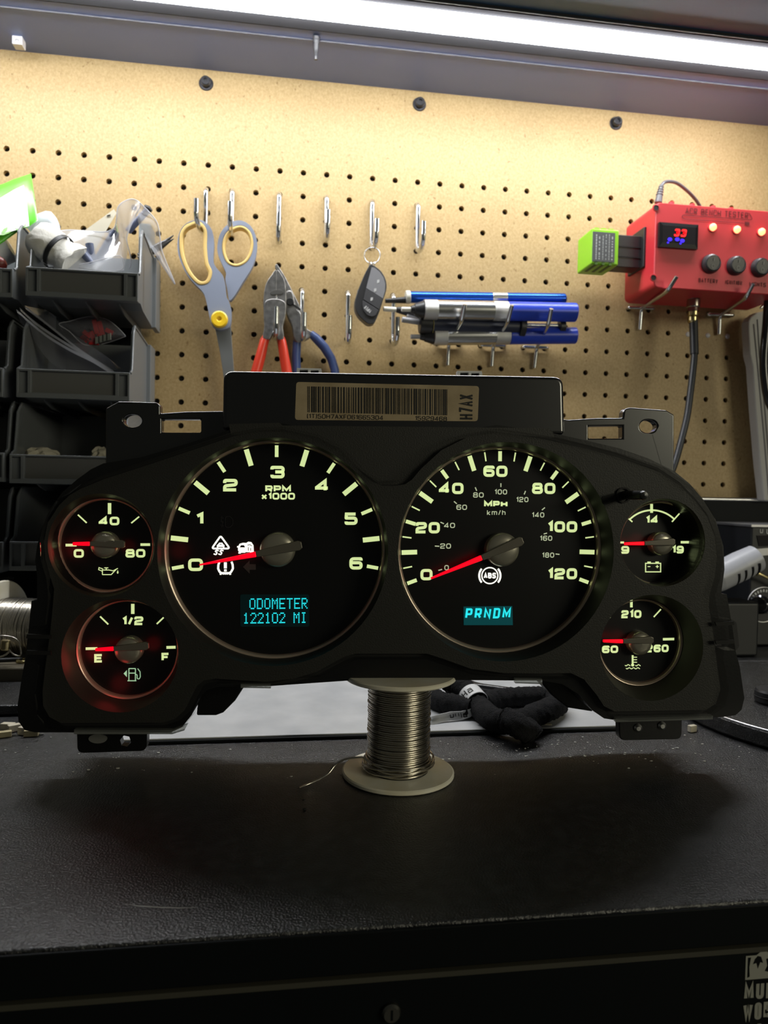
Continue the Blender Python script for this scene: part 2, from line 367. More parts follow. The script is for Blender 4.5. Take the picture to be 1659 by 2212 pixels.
# ================================================================== PEGBOARD
def hardboard():
    m = bpy.data.materials.new('tan_hardboard'); m.use_nodes = True; nt = m.node_tree; b = nt.nodes['Principled BSDF']
    b.inputs['Roughness'].default_value = .5; b.inputs['Specular IOR Level'].default_value = .35
    tc = nt.nodes.new('ShaderNodeTexCoord'); mp = nt.nodes.new('ShaderNodeMapping'); mp.inputs['Scale'].default_value = (1, 1, .8)
    nt.links.new(tc.outputs['Object'], mp.inputs['Vector'])
    n1 = nt.nodes.new('ShaderNodeTexNoise'); n1.inputs['Scale'].default_value = 420; n1.inputs['Detail'].default_value = 5; n1.inputs['Roughness'].default_value = .7
    n2 = nt.nodes.new('ShaderNodeTexNoise'); n2.inputs['Scale'].default_value = 9; n2.inputs['Detail'].default_value = 4
    n3 = nt.nodes.new('ShaderNodeTexNoise'); n3.inputs['Scale'].default_value = 240; n3.inputs['Detail'].default_value = 2
    for n in (n1, n2, n3): nt.links.new(mp.outputs[0], n.inputs['Vector'])
    r1 = nt.nodes.new('ShaderNodeValToRGB'); r1.color_ramp.elements[0].position = .33; r1.color_ramp.elements[1].position = .66
    r1.color_ramp.elements[0].color = (.39, .268, .113, 1); r1.color_ramp.elements[1].color = (.52, .375, .185, 1)
    nt.links.new(n1.outputs['Fac'], r1.inputs[0])
    r2 = nt.nodes.new('ShaderNodeValToRGB'); r2.color_ramp.elements[0].position = .35; r2.color_ramp.elements[1].position = .7
    r2.color_ramp.elements[0].color = (.90, .90, .90, 1); r2.color_ramp.elements[1].color = (1, 1, 1, 1)
    nt.links.new(n2.outputs['Fac'], r2.inputs[0])
    r3 = nt.nodes.new('ShaderNodeValToRGB'); r3.color_ramp.elements[0].position = .69; r3.color_ramp.elements[1].position = .76
    r3.color_ramp.elements[0].color = (1, 1, 1, 1); r3.color_ramp.elements[1].color = (.62, .55, .45, 1)
    nt.links.new(n3.outputs['Fac'], r3.inputs[0])
    def mul(a, c):
        x = nt.nodes.new('ShaderNodeMix'); x.data_type = 'RGBA'; x.blend_type = 'MULTIPLY'; x.inputs[0].default_value = 1
        nt.links.new(a, x.inputs[6]); nt.links.new(c, x.inputs[7]); return x.outputs[2]
    nt.links.new(mul(mul(r1.outputs[0], r2.outputs[0]), r3.outputs[0]), b.inputs['Base Color'])
    bp = nt.nodes.new('ShaderNodeBump'); bp.inputs['Strength'].default_value = .12; bp.inputs['Distance'].default_value = .0004
    nt.links.new(n1.outputs['Fac'], bp.inputs['Height']); nt.links.new(bp.outputs[0], b.inputs['Normal'])
    return m
m_peg = hardboard()
PIT, ROW0 = .0254, .50375
def peg(c, r): return V((c * PIT, 0, ROW0 - r * PIT))
board = thing('pegboard', 'tan hardboard pegboard with rows of round holes behind the bench', 'pegboard', (.36, .002, .156))
mb = MB(); C0, C1, R1 = -7, 32, 13; HR, HT = .0031, .005
xa, xb, za, zb = (C0 - .5) * PIT, (C1 + .5) * PIT, ROW0 + PIT / 2, ROW0 - (R1 + .5) * PIT
def quad(x0, z0, x1, z1): mb.add([(x0, 0, z0), (x1, 0, z0), (x1, 0, z1), (x0, 0, z1)], [(0, 1, 2, 3)])
quad(xa, za, xb, HZ); quad(xb, .156, .885, HZ); quad(xa - .3, .156, xa, HZ); quad(xa, .156, xb, zb)
N = 16
for c in range(C0, C1 + 1):
    for r in range(R1 + 1):
        o = peg(c, r); sq, ci, cb = [], [], []
        jit = .0002
        for k in range(N):
            t = 2 * math.pi * (k + .5) / N - math.pi; q = PIT / 2
            cx, sx = math.cos(t), math.sin(t); mmx = max(abs(cx), abs(sx))
            k4 = k / N
            sq.append(o + V((cx / mmx * q, 0, sx / mmx * q))); ci.append(o + V((cx * HR, 0, sx * HR))); cb.append(o + V((cx * HR, HT, sx * HR)))
        n0 = len(mb.v); cor = [o + V((sx * PIT / 2, 0, sz * PIT / 2)) for sx, sz in ((1, 1), (-1, 1), (-1, -1), (1, -1))]
        mb.rings([sq, ci], smooth=False)
        # square corners
        for q0, k in ((cor[0], 9), (cor[1], 13), (cor[2], 1), (cor[3], 5)):
            mb.add([sq[k], sq[(k + 1) % N], q0], [(0, 1, 2)])
        mb.rings([ci, cb], smooth=False)
pb = part(mb, 'perforated_panel', m_peg, board)
mb = MB().box((xa - .3, .0056, .156), (.885, .010, HZ)) ; part(mb, 'dark_backing', m_wall, board)
m_bolt = M('black_bolt_steel', (.05, .05, .055), .35, .6)
for i in range(3):
    o = V((.2000 + .2319 * i, 0, .5895))
    wsh = part(MB().lathe(o, (0, -1, 0), [(.0035, .0012), (.0070, .0012), (.0076, .0004), (.0076, 0)], 32), 'washer', M('dark_washer', (.10, .10, .11), .3, .9), board)
    part(MB().lathe(o, (0, -1, 0), [(.0045, .001), (.0052, .0026), (.0050, .0065), (.0042, .0072), (.0024, .0072), (.0022, .0052), (.0001, .0052)], 24), 'bolt', m_bolt, board)
for c in (30, 31, 32):
    part(MB().lathe(peg(c, 6), (0, -1, 0), [(.0001, .0012), (.0022, .0009), (.0030, 0), (.0029, -.004)], 16, sharp=False), 'hole_bright_disc', M('white_plastic'), board)  # white discs added for the brightness seen through these holes

# ================================================================== J HOOKS
m_zinc = M('zinc_wire', (.72, .74, .76), .22, 1.0)
def jhook(x, zt, zb_, label, yf=.030, lift=.024, tilt=0.0, r=.0027):
    t = thing('j_hook', label, 'hook', (x, 0, zb_), 'zinc J hooks on the pegboard')
    path = [(x, .004, zt - .0005), (x, -.003, zt), (x, -.0062, zt - .004), (x, -.0062, zb_ + .010)]
    for k in range(1, 8):
        a = math.pi * k / 8; rr = (yf - .0062) / 2
        path.append((x + tilt * (1 - math.cos(a)) / 2, -.0062 - rr * (1 - math.cos(a)), zb_ + .010 - .0115 * math.sin(a)))
    path += [(x + tilt, -yf, zb_ + .010), (x + tilt, -yf, zb_ + lift)]
    part(MB().tube(fillet(path, .002), r, 12), 'wire', m_zinc, t)
    part(MB().cyl((x, .004, zb_ + .0045), (x, -.006, zb_ + .0045), .0018, n=10), 'anchor_stub', m_zinc, t)
    return t
HOOKS = [((445, 408), (445, 503), 'zinc hook through the left scissor loop', -.006, .040), ((502, 410), (500, 505), 'zinc hook through the right scissor loop', .0, .037),
         ((603, 418), (603, 524), 'empty zinc hook straight above the jaws of the pliers', 0, .032), ((706, 424), (705, 517), 'empty zinc hook just left of the hook with the key ring', 0, .032),
         ((804, 434), (804, 537), 'zinc hook carrying the key ring', .002, .034), ((903, 440), (902, 543), 'empty zinc hook at the right end of the upper hook row', .001, .036),
         ((653, 626), (653, 732), 'lower zinc hook holding the blue handled pliers', .002, .03), ((752, 631), (750, 738), 'empty lower zinc hook left of the key fob tip', 0, .03),
         ((850, 637), (848, 742), 'lower zinc hook behind the tips of the blue pens', .001, .032)]
for (xt, yt), (xb2, yb), lab, tl, yf in HOOKS:
    a, b2 = W(xt, yt, -.005), W(xb2, yb, -.012); jhook(a.x, a.z, b2.z, lab, yf, .024, tl)
a = W(598, 640, -.005); jhook(a.x, a.z, W(590, 728, -.02).z, 'zinc hook in front of the red handled cutters', .040, .027)

# ================================================================== SCISSORS
def zp(pts, x0, y0, s, Y): return [W(x0 + x / s, y0 + y / s, Y) for x, y in pts]
def z4(pts, Y): return zp(pts, 350, 380, 2.765, Y)
m_sgrey = M('scissor_grey_plastic', (.24, .27, .35), .38)
m_syel = M('scissor_yellow_rubber', (.72, .50, .17), .55)
m_blade = M('dull_titanium_blade', (.30, .31, .31), .4, .75)
sci = thing('scissors', 'large grey handled scissors with yellow grips hanging on two hooks', 'scissors', W(475, 700, -.024))
YS = -.027
LO = [(190, 265), (230, 262), (270, 285), (300, 330), (310, 400), (306, 500), (322, 545), (360, 590), (376, 640), (385, 720), (398, 745), (413, 800), (412, 870), (398, 905), (350, 920), (312, 905), (290, 870), (262, 740), (240, 690), (190, 640), (150, 590), (110, 510), (93, 440), (95, 370), (115, 315), (150, 280)]
LH = [(170, 302), (212, 290), (243, 325), (245, 430), (254, 520), (276, 575), (262, 620), (232, 627), (203, 607), (168, 560), (138, 490), (126, 420), (129, 350), (146, 318)]
RO = [(330, 420), (345, 350), (380, 300), (430, 270), (480, 268), (530, 300), (560, 360), (568, 420), (555, 500), (530, 560), (480, 640), (430, 720), (402, 742), (390, 680), (378, 620), (382, 580), (360, 530), (335, 470)]
RH = [(375, 430), (390, 360), (430, 322), (475, 313), (513, 342), (528, 400), (518, 460), (488, 505), (440, 523), (398, 503)]
def grow(p, k):
    cx = sum(a for a, b in p) / len(p); cy = sum(b for a, b in p) / len(p)
    out = []
    for i in range(len(p)):
        dx, dy = p[(i + 1) % len(p)][0] - p[i - 1][0], p[(i + 1) % len(p)][1] - p[i - 1][1]; l = math.hypot(dx, dy)
        out.append((p[i][0] + dy / l * k, p[i][1] - dx / l * k))
    return out
def c2(p, n=5): return [(v.x, v.y) for v in catmull([(a, b, 0) for a, b in p], n)]
bl1 = [(316, 905), (345, 1050), (365, 1180), (390, 1400), (402, 1560), (420, 1560), (436, 1300), (432, 1180), (418, 1000), (412, 900)]
part(MB().prism(z4(bl1, YS + .002), (0, .0016, 0)), 'blade', m_blade, sci, bevel=.0004)
bl2 = [(330, 905), (352, 1050), (378, 1180), (402, 1400), (412, 1560), (424, 1560), (440, 1300), (430, 1180), (410, 1000), (402, 900)]
part(MB().prism(z4(bl2, YS + .0045), (0, .0016, 0)), 'blade', m_blade, sci)
for nm, O, Hh, yo in (('handle', LO, LH, 0.0), ('handle', RO, RH, .0035)):
    o_, h_ = c2(O), c2(Hh); hg = c2(grow(Hh, 24 if O is LO else 18))
    h = part(MB().prism(z4(o_, YS + yo - .003), (0, .0085, 0), holes=[z4(hg, YS + yo - .003)], smooth_side=True), nm, m_sgrey, sci, bevel=.0016, seg=3)
    part(MB().prism(z4(hg, YS + yo - .0038), (0, .010, 0), holes=[z4(h_, YS + yo - .0038)], smooth_side=True), 'grip_lining', m_syel, h, bevel=.0014, seg=2)
pc = z4([(343, 858)], YS - .0035)[0]
part(MB().lathe(pc, (0, -1, 0), [(.0001, .0008), (.0016, .0012), (.0030, .0026), (.0072, .0028), (.0086, .0018), (.0088, -.001)], 32), 'pivot_screw', M('yellow_plastic', (.85, .55, .02), .35), sci)

# ================================================================== PLIERS
m_steel = M('worn_plier_steel', (.30, .295, .285), .38, .9, var=(160, (.20, .195, .19), (.36, .35, .34)))
def jaw(name, pts, Y, th, par, mat=m_steel, bev=.0018):
    return part(MB().prism(z4(c2(pts, 3), Y), (0, th, 0)), name, mat, par, bevel=bev, seg=3)
cut = thing('diagonal_cutters', 'steel diagonal cutters with red dipped handles on a zinc hook', 'pliers', W(600, 720, -.025))
YC = -.030
jaw('jaw', [(684, 562), (655, 590), (622, 640), (607, 720), (607, 800), (630, 830), (680, 820), (684, 700)], YC, .011, cut)
jaw('jaw', [(686, 562), (715, 590), (736, 640), (742, 740), (738, 800), (720, 830), (690, 820), (686, 700)], YC, .011, cut)
part(MB().prism(z4(c2([(648, 695), (684, 680), (722, 690), (712, 705), (684, 706), (656, 708)], 3), YC - .0006), (0, .002, 0)), 'cutting_recess', M('bevel_steel', (.55, .54, .52), .3, 1.0), cut)
jaw('joint', [(612, 760), (640, 735), (700, 735), (738, 760), (738, 830), (722, 900), (728, 968), (690, 975), (676, 920), (650, 960), (640, 975), (602, 965), (610, 900), (607, 830)], YC - .001, .012, cut)
m_red = M('red_dipped_vinyl', (.62, .045, .02), .32)
def dip(pts, rr, mat, par, Y):
    return part(MB().tube([W(350 + x / 2.765, 380 + y / 2.765, Y) for x, y in pts], rr, 14, flat=.8), 'handle', mat, par)
dip([(622, 962), (612, 985), (588, 1080), (560, 1180), (530, 1290), (515, 1400), (520, 1500)], [.0052, .0060, .0068, .0072, .0072, .007, .004], m_red, cut, YC + .005)
dip([(708, 965), (715, 990), (730, 1080), (746, 1180), (765, 1290), (775, 1400), (765, 1500)], [.0052, .0060, .0065, .0070, .0072, .007, .004], m_red, cut, YC + .005)
slp = thing('slip_joint_pliers', 'steel slip joint pliers with dark blue handles right of the red cutters', 'pliers', W(655, 740, -.016))
YP = -.017
jaw('jaw', [(684, 525), (700, 545), (740, 610), (790, 710), (828, 790), (838, 850), (870, 915), (905, 935), (880, 965), (840, 975), (800, 900), (760, 830), (735, 790), (725, 700), (700, 600), (675, 545)], YP, .009, slp)
jaw('joint', [(740, 690), (780, 690), (800, 780), (832, 820), (838, 900), (835, 985), (792, 985), (775, 900), (745, 830), (735, 760)], YP - .003, .007, slp)
part(MB().lathe(z4([(765, 752)], YP - .0035)[0], (0, -1, 0), [(.0001, .001), (.0034, .001), (.0042, 0), (.0042, -.002)], 20), 'pivot_bolt', M('dark_hole_steel', (.02, .02, .02), .5, .5), slp)
part(MB().prism(z4([(735, 752), (760, 745), (830, 795), (826, 803), (762, 762)], YP - .0032), (0, .0008, 0)), 'jaw_slot', MATS['dark_hole_steel'], slp)
m_blue = M('dark_blue_dipped_vinyl', (.045, .075, .20), .4)
dip([(810, 962), (806, 1000), (801, 1080), (803, 1160), (812, 1290), (835, 1420)], [.0050, .0058, .0060, .0060, .006, .004], m_blue, slp, YP + .004)
dip([(888, 942), (920, 970), (970, 1025), (1010, 1090), (1032, 1160), (1045, 1290), (1030, 1420)], [.0050, .0062, .0062, .0060, .006, .006, .004], m_blue, slp, YP + .004)
# ================================================================== GAUGE CLUSTER
ya, yr = math.radians(3.4), math.radians(.9)
cn = V((-math.sin(ya), -math.cos(ya), 0)); cu0 = V((math.cos(ya), -math.sin(ya), 0))
cu = cu0 * math.cos(yr) + Z * math.sin(yr); cv = -cu0 * math.sin(yr) + Z * math.cos(yr)
d0 = ray(838, 1180); fwd = RM @ V((0, 0, -1)); CO = CAM + d0 * (.38 / d0.dot(fwd))
CM = Matrix(((cu.x, cv.x, cn.x, CO.x), (cu.y, cv.y, cn.y, CO.y), (cu.z, cv.z, cn.z, CO.z), (0, 0, 0, 1)))
CMI = CM.inverted()
def L(x, y, w):
    d = ray(x, y); P0 = CO + cn * w; t = (P0 - CAM).dot(cn) / d.dot(cn); return CMI @ (CAM + d * t)
def LL(pts, w): return [L(x, y, w) for x, y in pts]
def mpp(w): return (L(840, 1180, w) - L(839, 1180, w)).length
clu = thing('instrument_cluster', 'lit black vehicle gauge cluster standing on a wire spool', 'gauge cluster', CO, mat=CM)
m_hous = M('black_cluster_plastic', (.005, .005, .005), .32, bump=(700, .08))
m_mask = M('grained_dark_mask', (.019, .0185, .0155), .55, bump=(1300, .5, .0003))
m_deep = M('matte_black_and_shade', (.003, .003, .003), .7)
m_face = M('gloss_black_dial', (.004, .004, .0042), .35)
m_glow = M('lit_dial_green_white', (.3, .35, .2), .5, emit=(.67, .80, .36), es=.98)
m_kmh = M('dim_lit_dial_print', (.2, .22, .15), .5, emit=(.50, .56, .36), es=.8)
m_white = M('lit_warning_white', (.8, .8, .7), .5, emit=(1.0, .98, .82), es=1.6)
m_faint = M('unlit_icon_grey', (.05, .055, .055), .5)
m_needle = M('lit_red_needle', (.5, .0, .01), .4, emit=(1.0, .0, .012), es=1.2)
m_cyan = M('cyan_display_digits', (0, .3, .3), .5, emit=(.02, .78, .86), es=1.05)
m_cyanbg = M('teal_display_glow', (0, .01, .01), .4, emit=(.0, .055, .06), es=.8)
m_chrome = M('dark_chrome_ring', (.55, .45, .36), .30, .6)
m_hub = M('smoked_chrome_hub', (.52, .49, .40), .30, .7)
m_tail = M('smoked_needle_tail', (.24, .22, .18), .3, .5)
LP = lambda mb, name, mat, par=clu, **k: part(mb, name, mat, par, local=True, **k)
OUTL = [(223, 1001), (196, 1014), (166, 1036), (135, 1063), (108, 1100), (90, 1140), (80, 1180), (76, 1212), (80, 1243), (80, 1296), (68, 1298), (62, 1357), (55, 1420), (46, 1470), (37, 1530), (40, 1558), (53, 1577), (75, 1582),
        (368, 1583), (393, 1571), (414, 1545), (430, 1508), (448, 1490), (470, 1484), (585, 1482), (640, 1478), (755, 1470), (863, 1469), (980, 1469), (1110, 1470), (1170, 1470), (1215, 1478), (1250, 1500), (1280, 1535), (1305, 1552), (1340, 1557),
        (1560, 1549), (1589, 1545), (1602, 1533), (1608, 1508), (1598, 1440), (1589, 1406), (1583, 1360), (1570, 1284), (1558, 1282), (1565, 1230), (1563, 1181), (1546, 1123), (1518, 1078), (1490, 1045), (1457, 1018), (1400, 990),
        (1336, 968), (1260, 950), (1181, 933), (1073, 918), (1008, 928), (954, 955), (910, 995), (875, 1031), (825, 1032), (786, 1008), (736, 958), (687, 930), (613, 915), (560, 916), (506, 925), (405, 958), (304, 988)]
REAR = [(228, 1060), (228, 882), (256, 867), (338, 869), (346, 876), (346, 893), (400, 889), (475, 888), (485, 888), (1215, 905), (1228, 907), (1290, 903), (1345, 903), (1347, 890), (1352, 882), (1362, 880), (1440, 886), (1457, 896), (1456, 1090), (1350, 1120), (840, 1120), (350, 1120)]
def oval(cx, cy, rx, ry, n=24): return [(cx + math.cos(2 * math.pi * i / n) * rx, cy + math.sin(2 * math.pi * i / n) * ry) for i in range(n)]
rw = -.030
LL2 = lambda pts, w: LL(pts, w)
LP(MB().prism(LL(REAR, rw), (0, 0, -.007), holes=[LL(oval(286, 909, 20, 14), rw), LL([(349, 906), (434, 906), (434, 934), (349, 934)], rw), LL(oval(1401, 921, 19, 14), rw), LL([(1271, 921), (1345, 920), (1345, 947), (1271, 947)], rw)]), 'mounting_flange', M('black_flange_plastic', (.004, .004, .0045), .30, spec=1.0, coat=.6), bevel=.0034, seg=4)
LP(MB().prism(LL(fillet([(480, 930, 0), (482, 800, 0), (1218, 813, 0), (1221, 940, 0)], [0, 22, 22, 0], True) and [(p.x, p.y) for p in fillet([(480, 930, 0), (482, 800, 0), (1218, 813, 0), (1221, 940, 0)], [0, 22, 22, 0], True)], -.014), (0, 0, -.034)), 'top_module', M('black_gloss_module', (.0035, .0035, .004), .28, spec=1.0, coat=.5), bevel=.0024, seg=4)
BACK = [(150, 1090), (300, 990), (440, 955), (500, 945), (1200, 950), (1270, 962), (1400, 995), (1500, 1090), (1510, 1500), (1310, 1500), (1250, 1432), (470, 1432), (400, 1500), (135, 1530)]
LP(MB().prism(LL(BACK, -.033), (0, 0, -.034)), 'rear_shell', m_hous, bevel=.003)
# centre panel behind the humps
CP = [(p.x, p.y) for p in fillet([(499, 940, 0), (494, 916, 0), (603, 913, 0), (610, 919, 0), (1185, 925, 0), (1193, 931, 0), (1199, 946, 0), (1080, 936, 0), (1000, 950, 0), (940, 985, 0), (880, 1046, 0), (820, 1047, 0), (770, 1010, 0), (700, 955, 0), (600, 936, 0)], 3, True)]
LP(MB().prism(LL(CP, -.0085), (0, 0, -.004)), 'centre_panel', m_mask)
# mask with six wells
MASK = [(174, 1056), (150, 1070), (127.5, 1091.5), (103, 1129.5), (95, 1170), (97.7, 1208), (108.5, 1246), (117, 1272), (114, 1311), (108.5, 1365), (98, 1440), (92, 1492), (93, 1525), (107, 1549), (132, 1562), (350, 1561), (378, 1553), (398, 1535), (412, 1507), (425, 1482), (440, 1470), (466, 1466), (574, 1473), (635, 1466), (685, 1451), (728, 1427), (745, 1418), (768, 1412),
        (923, 1412), (957, 1423), (1018, 1445), (1090, 1454), (1170, 1455), (1234, 1454), (1262, 1468), (1289, 1501), (1305, 1525.5), (1328, 1537), (1525, 1533.6), (1546.5, 1520), (1556, 1490), (1546.5, 1420), (1538, 1352), (1531.5, 1311), (1533, 1284), (1544, 1246), (1549, 1203), (1544, 1159), (1527.5, 1116), (1500, 1081), (1470, 1050), (1425, 1020), (1336, 988), (1270, 970), (1181, 950), (1120, 939), (1073, 935), (1008, 945), (954, 972), (910, 1012), (890, 1036), (875, 1046), (850, 1050), (825, 1049), (806, 1041), (786, 1027), (736, 977), (687, 948), (650, 938), (613, 933), (560, 933), (506, 942), (405, 976), (304, 1009.5), (225, 1035)]
# dial table: name, ring centre (px), ring radius, well radius at the mask, hub px, hub radius
DW = -.022; s22 = mpp(DW); MW = -.004
DIALS = {'tachometer': ((597, 1187), 224, 243, (600.8, 1186), 37.5), 'speedometer': ((1078, 1187), 217, 240, (1081, 1186), 37),
         'oil_pressure_gauge': ((232, 1177), 93, 98, (232, 1175), 28), 'fuel_gauge': ((280, 1400), 99, 120, (283, 1400), 28.5),
         'voltmeter': ((1420, 1173), 89, 99, (1421.5, 1173), 26), 'temperature_gauge': ((1378, 1385), 91, 119, (1375, 1386), 26)}
WELL_AT = {'oil_pressure_gauge': ((219, 1178), 108), 'voltmeter': ((1432, 1172), 98)}
wells = []; geo = {}; wellc = {}
for k, (c, R, Rb, hb, hr) in DIALS.items():
    ctr = L(*c, DW); r, rb = R * s22, Rb * mpp(MW); n = 72 if R > 150 else 48
    geo[k] = (ctr, r, rb); wc = V((ctr.x, ctr.y, 0))
    if k in WELL_AT: wc = L(*WELL_AT[k][0], MW); rb = WELL_AT[k][1] * mpp(MW)
    wellc[k] = (wc, rb)
    wells.append([V((wc.x + math.cos(2 * math.pi * i / n) * rb, wc.y + math.sin(2 * math.pi * i / n) * rb, MW)) for i in range(n)])
MK = LL(MASK, MW)
LP(MB().prism(LL(OUTL, -.009), (0, 0, -.024), holes=[[V((p.x, p.y, -.009)) for p in h] for h in wells]), 'housing_frame', m_hous)
mask = LP(MB().prism(MK, (0, 0, -.006), holes=wells, back=False), 'mask_panel', m_mask)
mb = MB()
def offset_out(p, k):
    n = len(p); out = []
    ar = sum(p[i - 1].x * p[i].y - p[i].x * p[i - 1].y for i in range(n)); sg = 1 if ar > 0 else -1
    for i in range(n):
        d = (p[(i + 1) % n] - p[i - 1]).normalized(); out.append(p[i] + V((d.y, -d.x, 0)) * k * sg)
    return out
g0 = [V((p.x, p.y, -.0086)) for p in MK]
mb.rings([g0, offset_out(g0, .0028)], smooth=False)
LP(mb, 'mask_groove_shade', m_deep)  # flat black strip; the shade of a deep groove is put into its colour
m_well = M('dial_well_plastic', (.022, .021, .018), .48, spec=.5)
def DP(w): return lambda x, y: L(x, y, w)
MARKW, ICW = -.0217, -.0215
def pxtext(mb, s_, cx, cy, wpx, hpx, tpx, w=MARKW, r=.25, **k):
    c = L(cx, cy, w); q = mpp(w); mb.text(s_, lambda u, v: c + V((u, v, 0)), wpx * q, hpx * q, tpx * q, r=r, **k)
def bar(mb, x0, y0, x1, y1, t, w=MARKW):
    a, b = L(x0, y0, w), L(x1, y1, w); mb.stroke([a, b], t * mpp(w), lambda u, v: V((u, v, w)))
def line(mb, pts, t, w=ICW, closed=False, r=0):
    q = [L(x, y, w) for x, y in pts]
    if r: q = fillet(q, r * mpp(w), closed, 4)
    mb.stroke(q, t * mpp(w), lambda u, v: V((u, v, w)), closed)
def blob(mb, pts, w=ICW): mb.poly(LL(pts, w))
DOBJ = {}
for k, (c, R, Rb, hb, hr) in DIALS.items():
    ctr, r, rb = geo[k]; n = 96 if R > 150 else 64
    d = LP(MB().lathe(ctr, (0, 0, 1), [(.00001, 0), (r + .002, 0)], n), k, m_face); DOBJ[k] = d
    wc, rb = wellc[k]; rr_ = []
    for f, rad, w in ((0, rb, MW), (.1, rb - .0006, MW - .0025), (1, r + .0014, DW + .0035)):
        rr_.append([V((wc.x + (ctr.x - wc.x) * f + rad * math.cos(t), wc.y + (ctr.y - wc.y) * f + rad * math.sin(t), w)) for t in [2 * math.pi * i / n for i in range(n)]])
    LP(MB().rings(rr_), 'well', m_well, d)
    rt = .0019 if R > 150 else .0012
    LP(MB().lathe((ctr.x, ctr.y, 0), (0, 0, 1), [(r + rt, DW + .0038), (r + rt * .4, DW + .0036), (r, DW + .002), (r, DW)], n, sharp=False), 'chrome_ring', m_chrome, d)
def ang(x, y, c): return math.atan2(-(y - c[1]), x - c[0])
def tick(mb, k, deg, r0, r1, t, dx=0, dy=0):
    ctr, r, rb = geo[k]; a = math.radians(deg); e = V((math.cos(a), math.sin(a)))
    mb.stroke([V((ctr.x, ctr.y)) + e * (r * r0), V((ctr.x, ctr.y)) + e * (r * r1)], t * s22, lambda u, v: V((u, v, MARKW)))
# --- tachometer
mb = MB(); T = 'tachometer'
for i in range(13):
    a = 190.2 - i * 16.74
    if i % 2: tick(mb, T, a, .825, .985, 10.5)
    else: tick(mb, T, a, .875, .985, 7.5)
for s_, x, y, w_ in (('0', 422.5, 1220, 31), ('1', 431, 1120.5, 16), ('2', 497.7, 1048, 30.5), ('3', 599.5, 1019.8, 30), ('4', 696, 1049, 30.5), ('5', 758.4, 1120.5, 28), ('6', 769, 1217, 28.5)):
    pxtext(mb, s_, x, y, w_, 26.5, 6.7)
pxtext(mb, 'RPM', 600.8, 1056, 54, 14.5, 4.0, gap=.12); pxtext(mb, 'x1000', 600.8, 1071.8, 71, 14.5, 3.7, gap=.12)
LP(mb, 'dial_markings', m_glow, DOBJ[T])
mb = MB()
def z4d(pts): return [(350 + x / 3.318, 930 + y / 3.318) for x, y in pts]
line(mb, z4d([(420, 755), (356, 846), (486, 846)]), 3.6, closed=True, r=3)
line(mb, z4d([(398, 838), (398, 822), (442, 822), (442, 838)]), 3.0, r=1); line(mb, z4d([(404, 822), (411, 808), (430, 808), (437, 822)]), 2.4, r=1)
blob(mb, z4d([(396, 822), (444, 822), (444, 834), (396, 834)]), ICW + .00003)
for ox in (0, 34): line(mb, z4d([(370 + ox, 884), (386 + ox, 890), (396 + ox, 876), (380 + ox, 866), (392 + ox, 858), (406 + ox, 862)]), 2.6, r=2)
LP(mb, 'skid_warning_icon', m_white, DOBJ[T])
mb = MB()
blob(mb, z4d([(545, 832), (556, 812), (580, 805), (604, 806), (604, 868), (596, 876), (556, 876), (545, 860)]))
blob(mb, z4d([(604, 806), (618, 797), (640, 800), (655, 822), (658, 870), (604, 872)]))
line(mb, z4d([(538, 832), (552, 836)]), 3); line(mb, z4d([(556, 872), (556, 882)]), 5); line(mb, z4d([(640, 866), (640, 878)]), 5)
LP(mb, 'vehicle_warning_icon', m_white, DOBJ[T])
mb = MB()
blob(mb, z4d([(556, 838), (566, 822), (588, 822), (596, 838)]), ICW + .00004)
line(mb, z4d([(612, 822), (630, 818), (644, 828)]), 1.6, ICW + .00004); line(mb, z4d([(618, 836), (618, 862)]), 1.6, ICW + .00004); line(mb, z4d([(636, 842), (636, 862)]), 1.6, ICW + .00004)
LP(mb, 'icon_cutout', m_face, DOBJ[T])
mb = MB()
line(mb, z4d([(412, 940), (404, 962), (402, 990), (412, 1012), (424, 1022), (484, 1022), (496, 1012), (508, 990), (506, 962), (498, 940)]), 4.2, r=4)
line(mb, z4d([(420, 1014), (420, 1034)]), 4); line(mb, z4d([(488, 1014), (488, 1034)]), 4); line(mb, z4d([(440, 1018), (440, 1032)]), 3); line(mb, z4d([(454, 1018), (454, 1032)]), 3); line(mb, z4d([(468, 1018), (468, 1032)]), 3)
line(mb, z4d([(454, 945), (454, 988)]), 6); blob(mb, z4d([(445, 995), (463, 995), (463, 1010), (445, 1010)]))
LP(mb, 'tire_pressure_icon', m_white, DOBJ[T])
mb = MB()
blob(mb, z4d([(580, 978), (628, 930), (628, 958), (672, 958), (672, 998), (628, 998), (628, 1026)]))
LP(mb, 'unlit_turn_arrow', m_faint, DOBJ[T])
mb = MB()
line(mb, z4d([(455, 616), (455, 694), (488, 694), (508, 672), (508, 638), (488, 616)]), 1.5, closed=True, r=4)
for yy_ in (628, 655, 682): line(mb, z4d([(418, yy_ - 6), (442, yy_ + 2)]), 1.5)
line(mb, z4d([(430, 612), (424, 640), (434, 668), (426, 696)]), 1.4, r=3)
LP(mb, 'unlit_fog_lamp_icon', M('very_dim_icon', (.018, .02, .022), .5), DOBJ[T])
F57 = {'O': '01110100011000110001100011000101110', 'D': '11110100011000110001100011000111110', 'M': '10001110111010110101100011000110001', 'E': '11111100001000011110100001000011111',
       'T': '11111001000010000100001000010000100', 'R': '11110100011000111110101001001010001', '1': '00100011000010000100001000010001110', '2': '01110100010000100010001000100011111', '0': '01110100011000110001100011000101110', 'I': '01110001000010000100001000010001110', ' ': '0' * 35}
mb = MB()
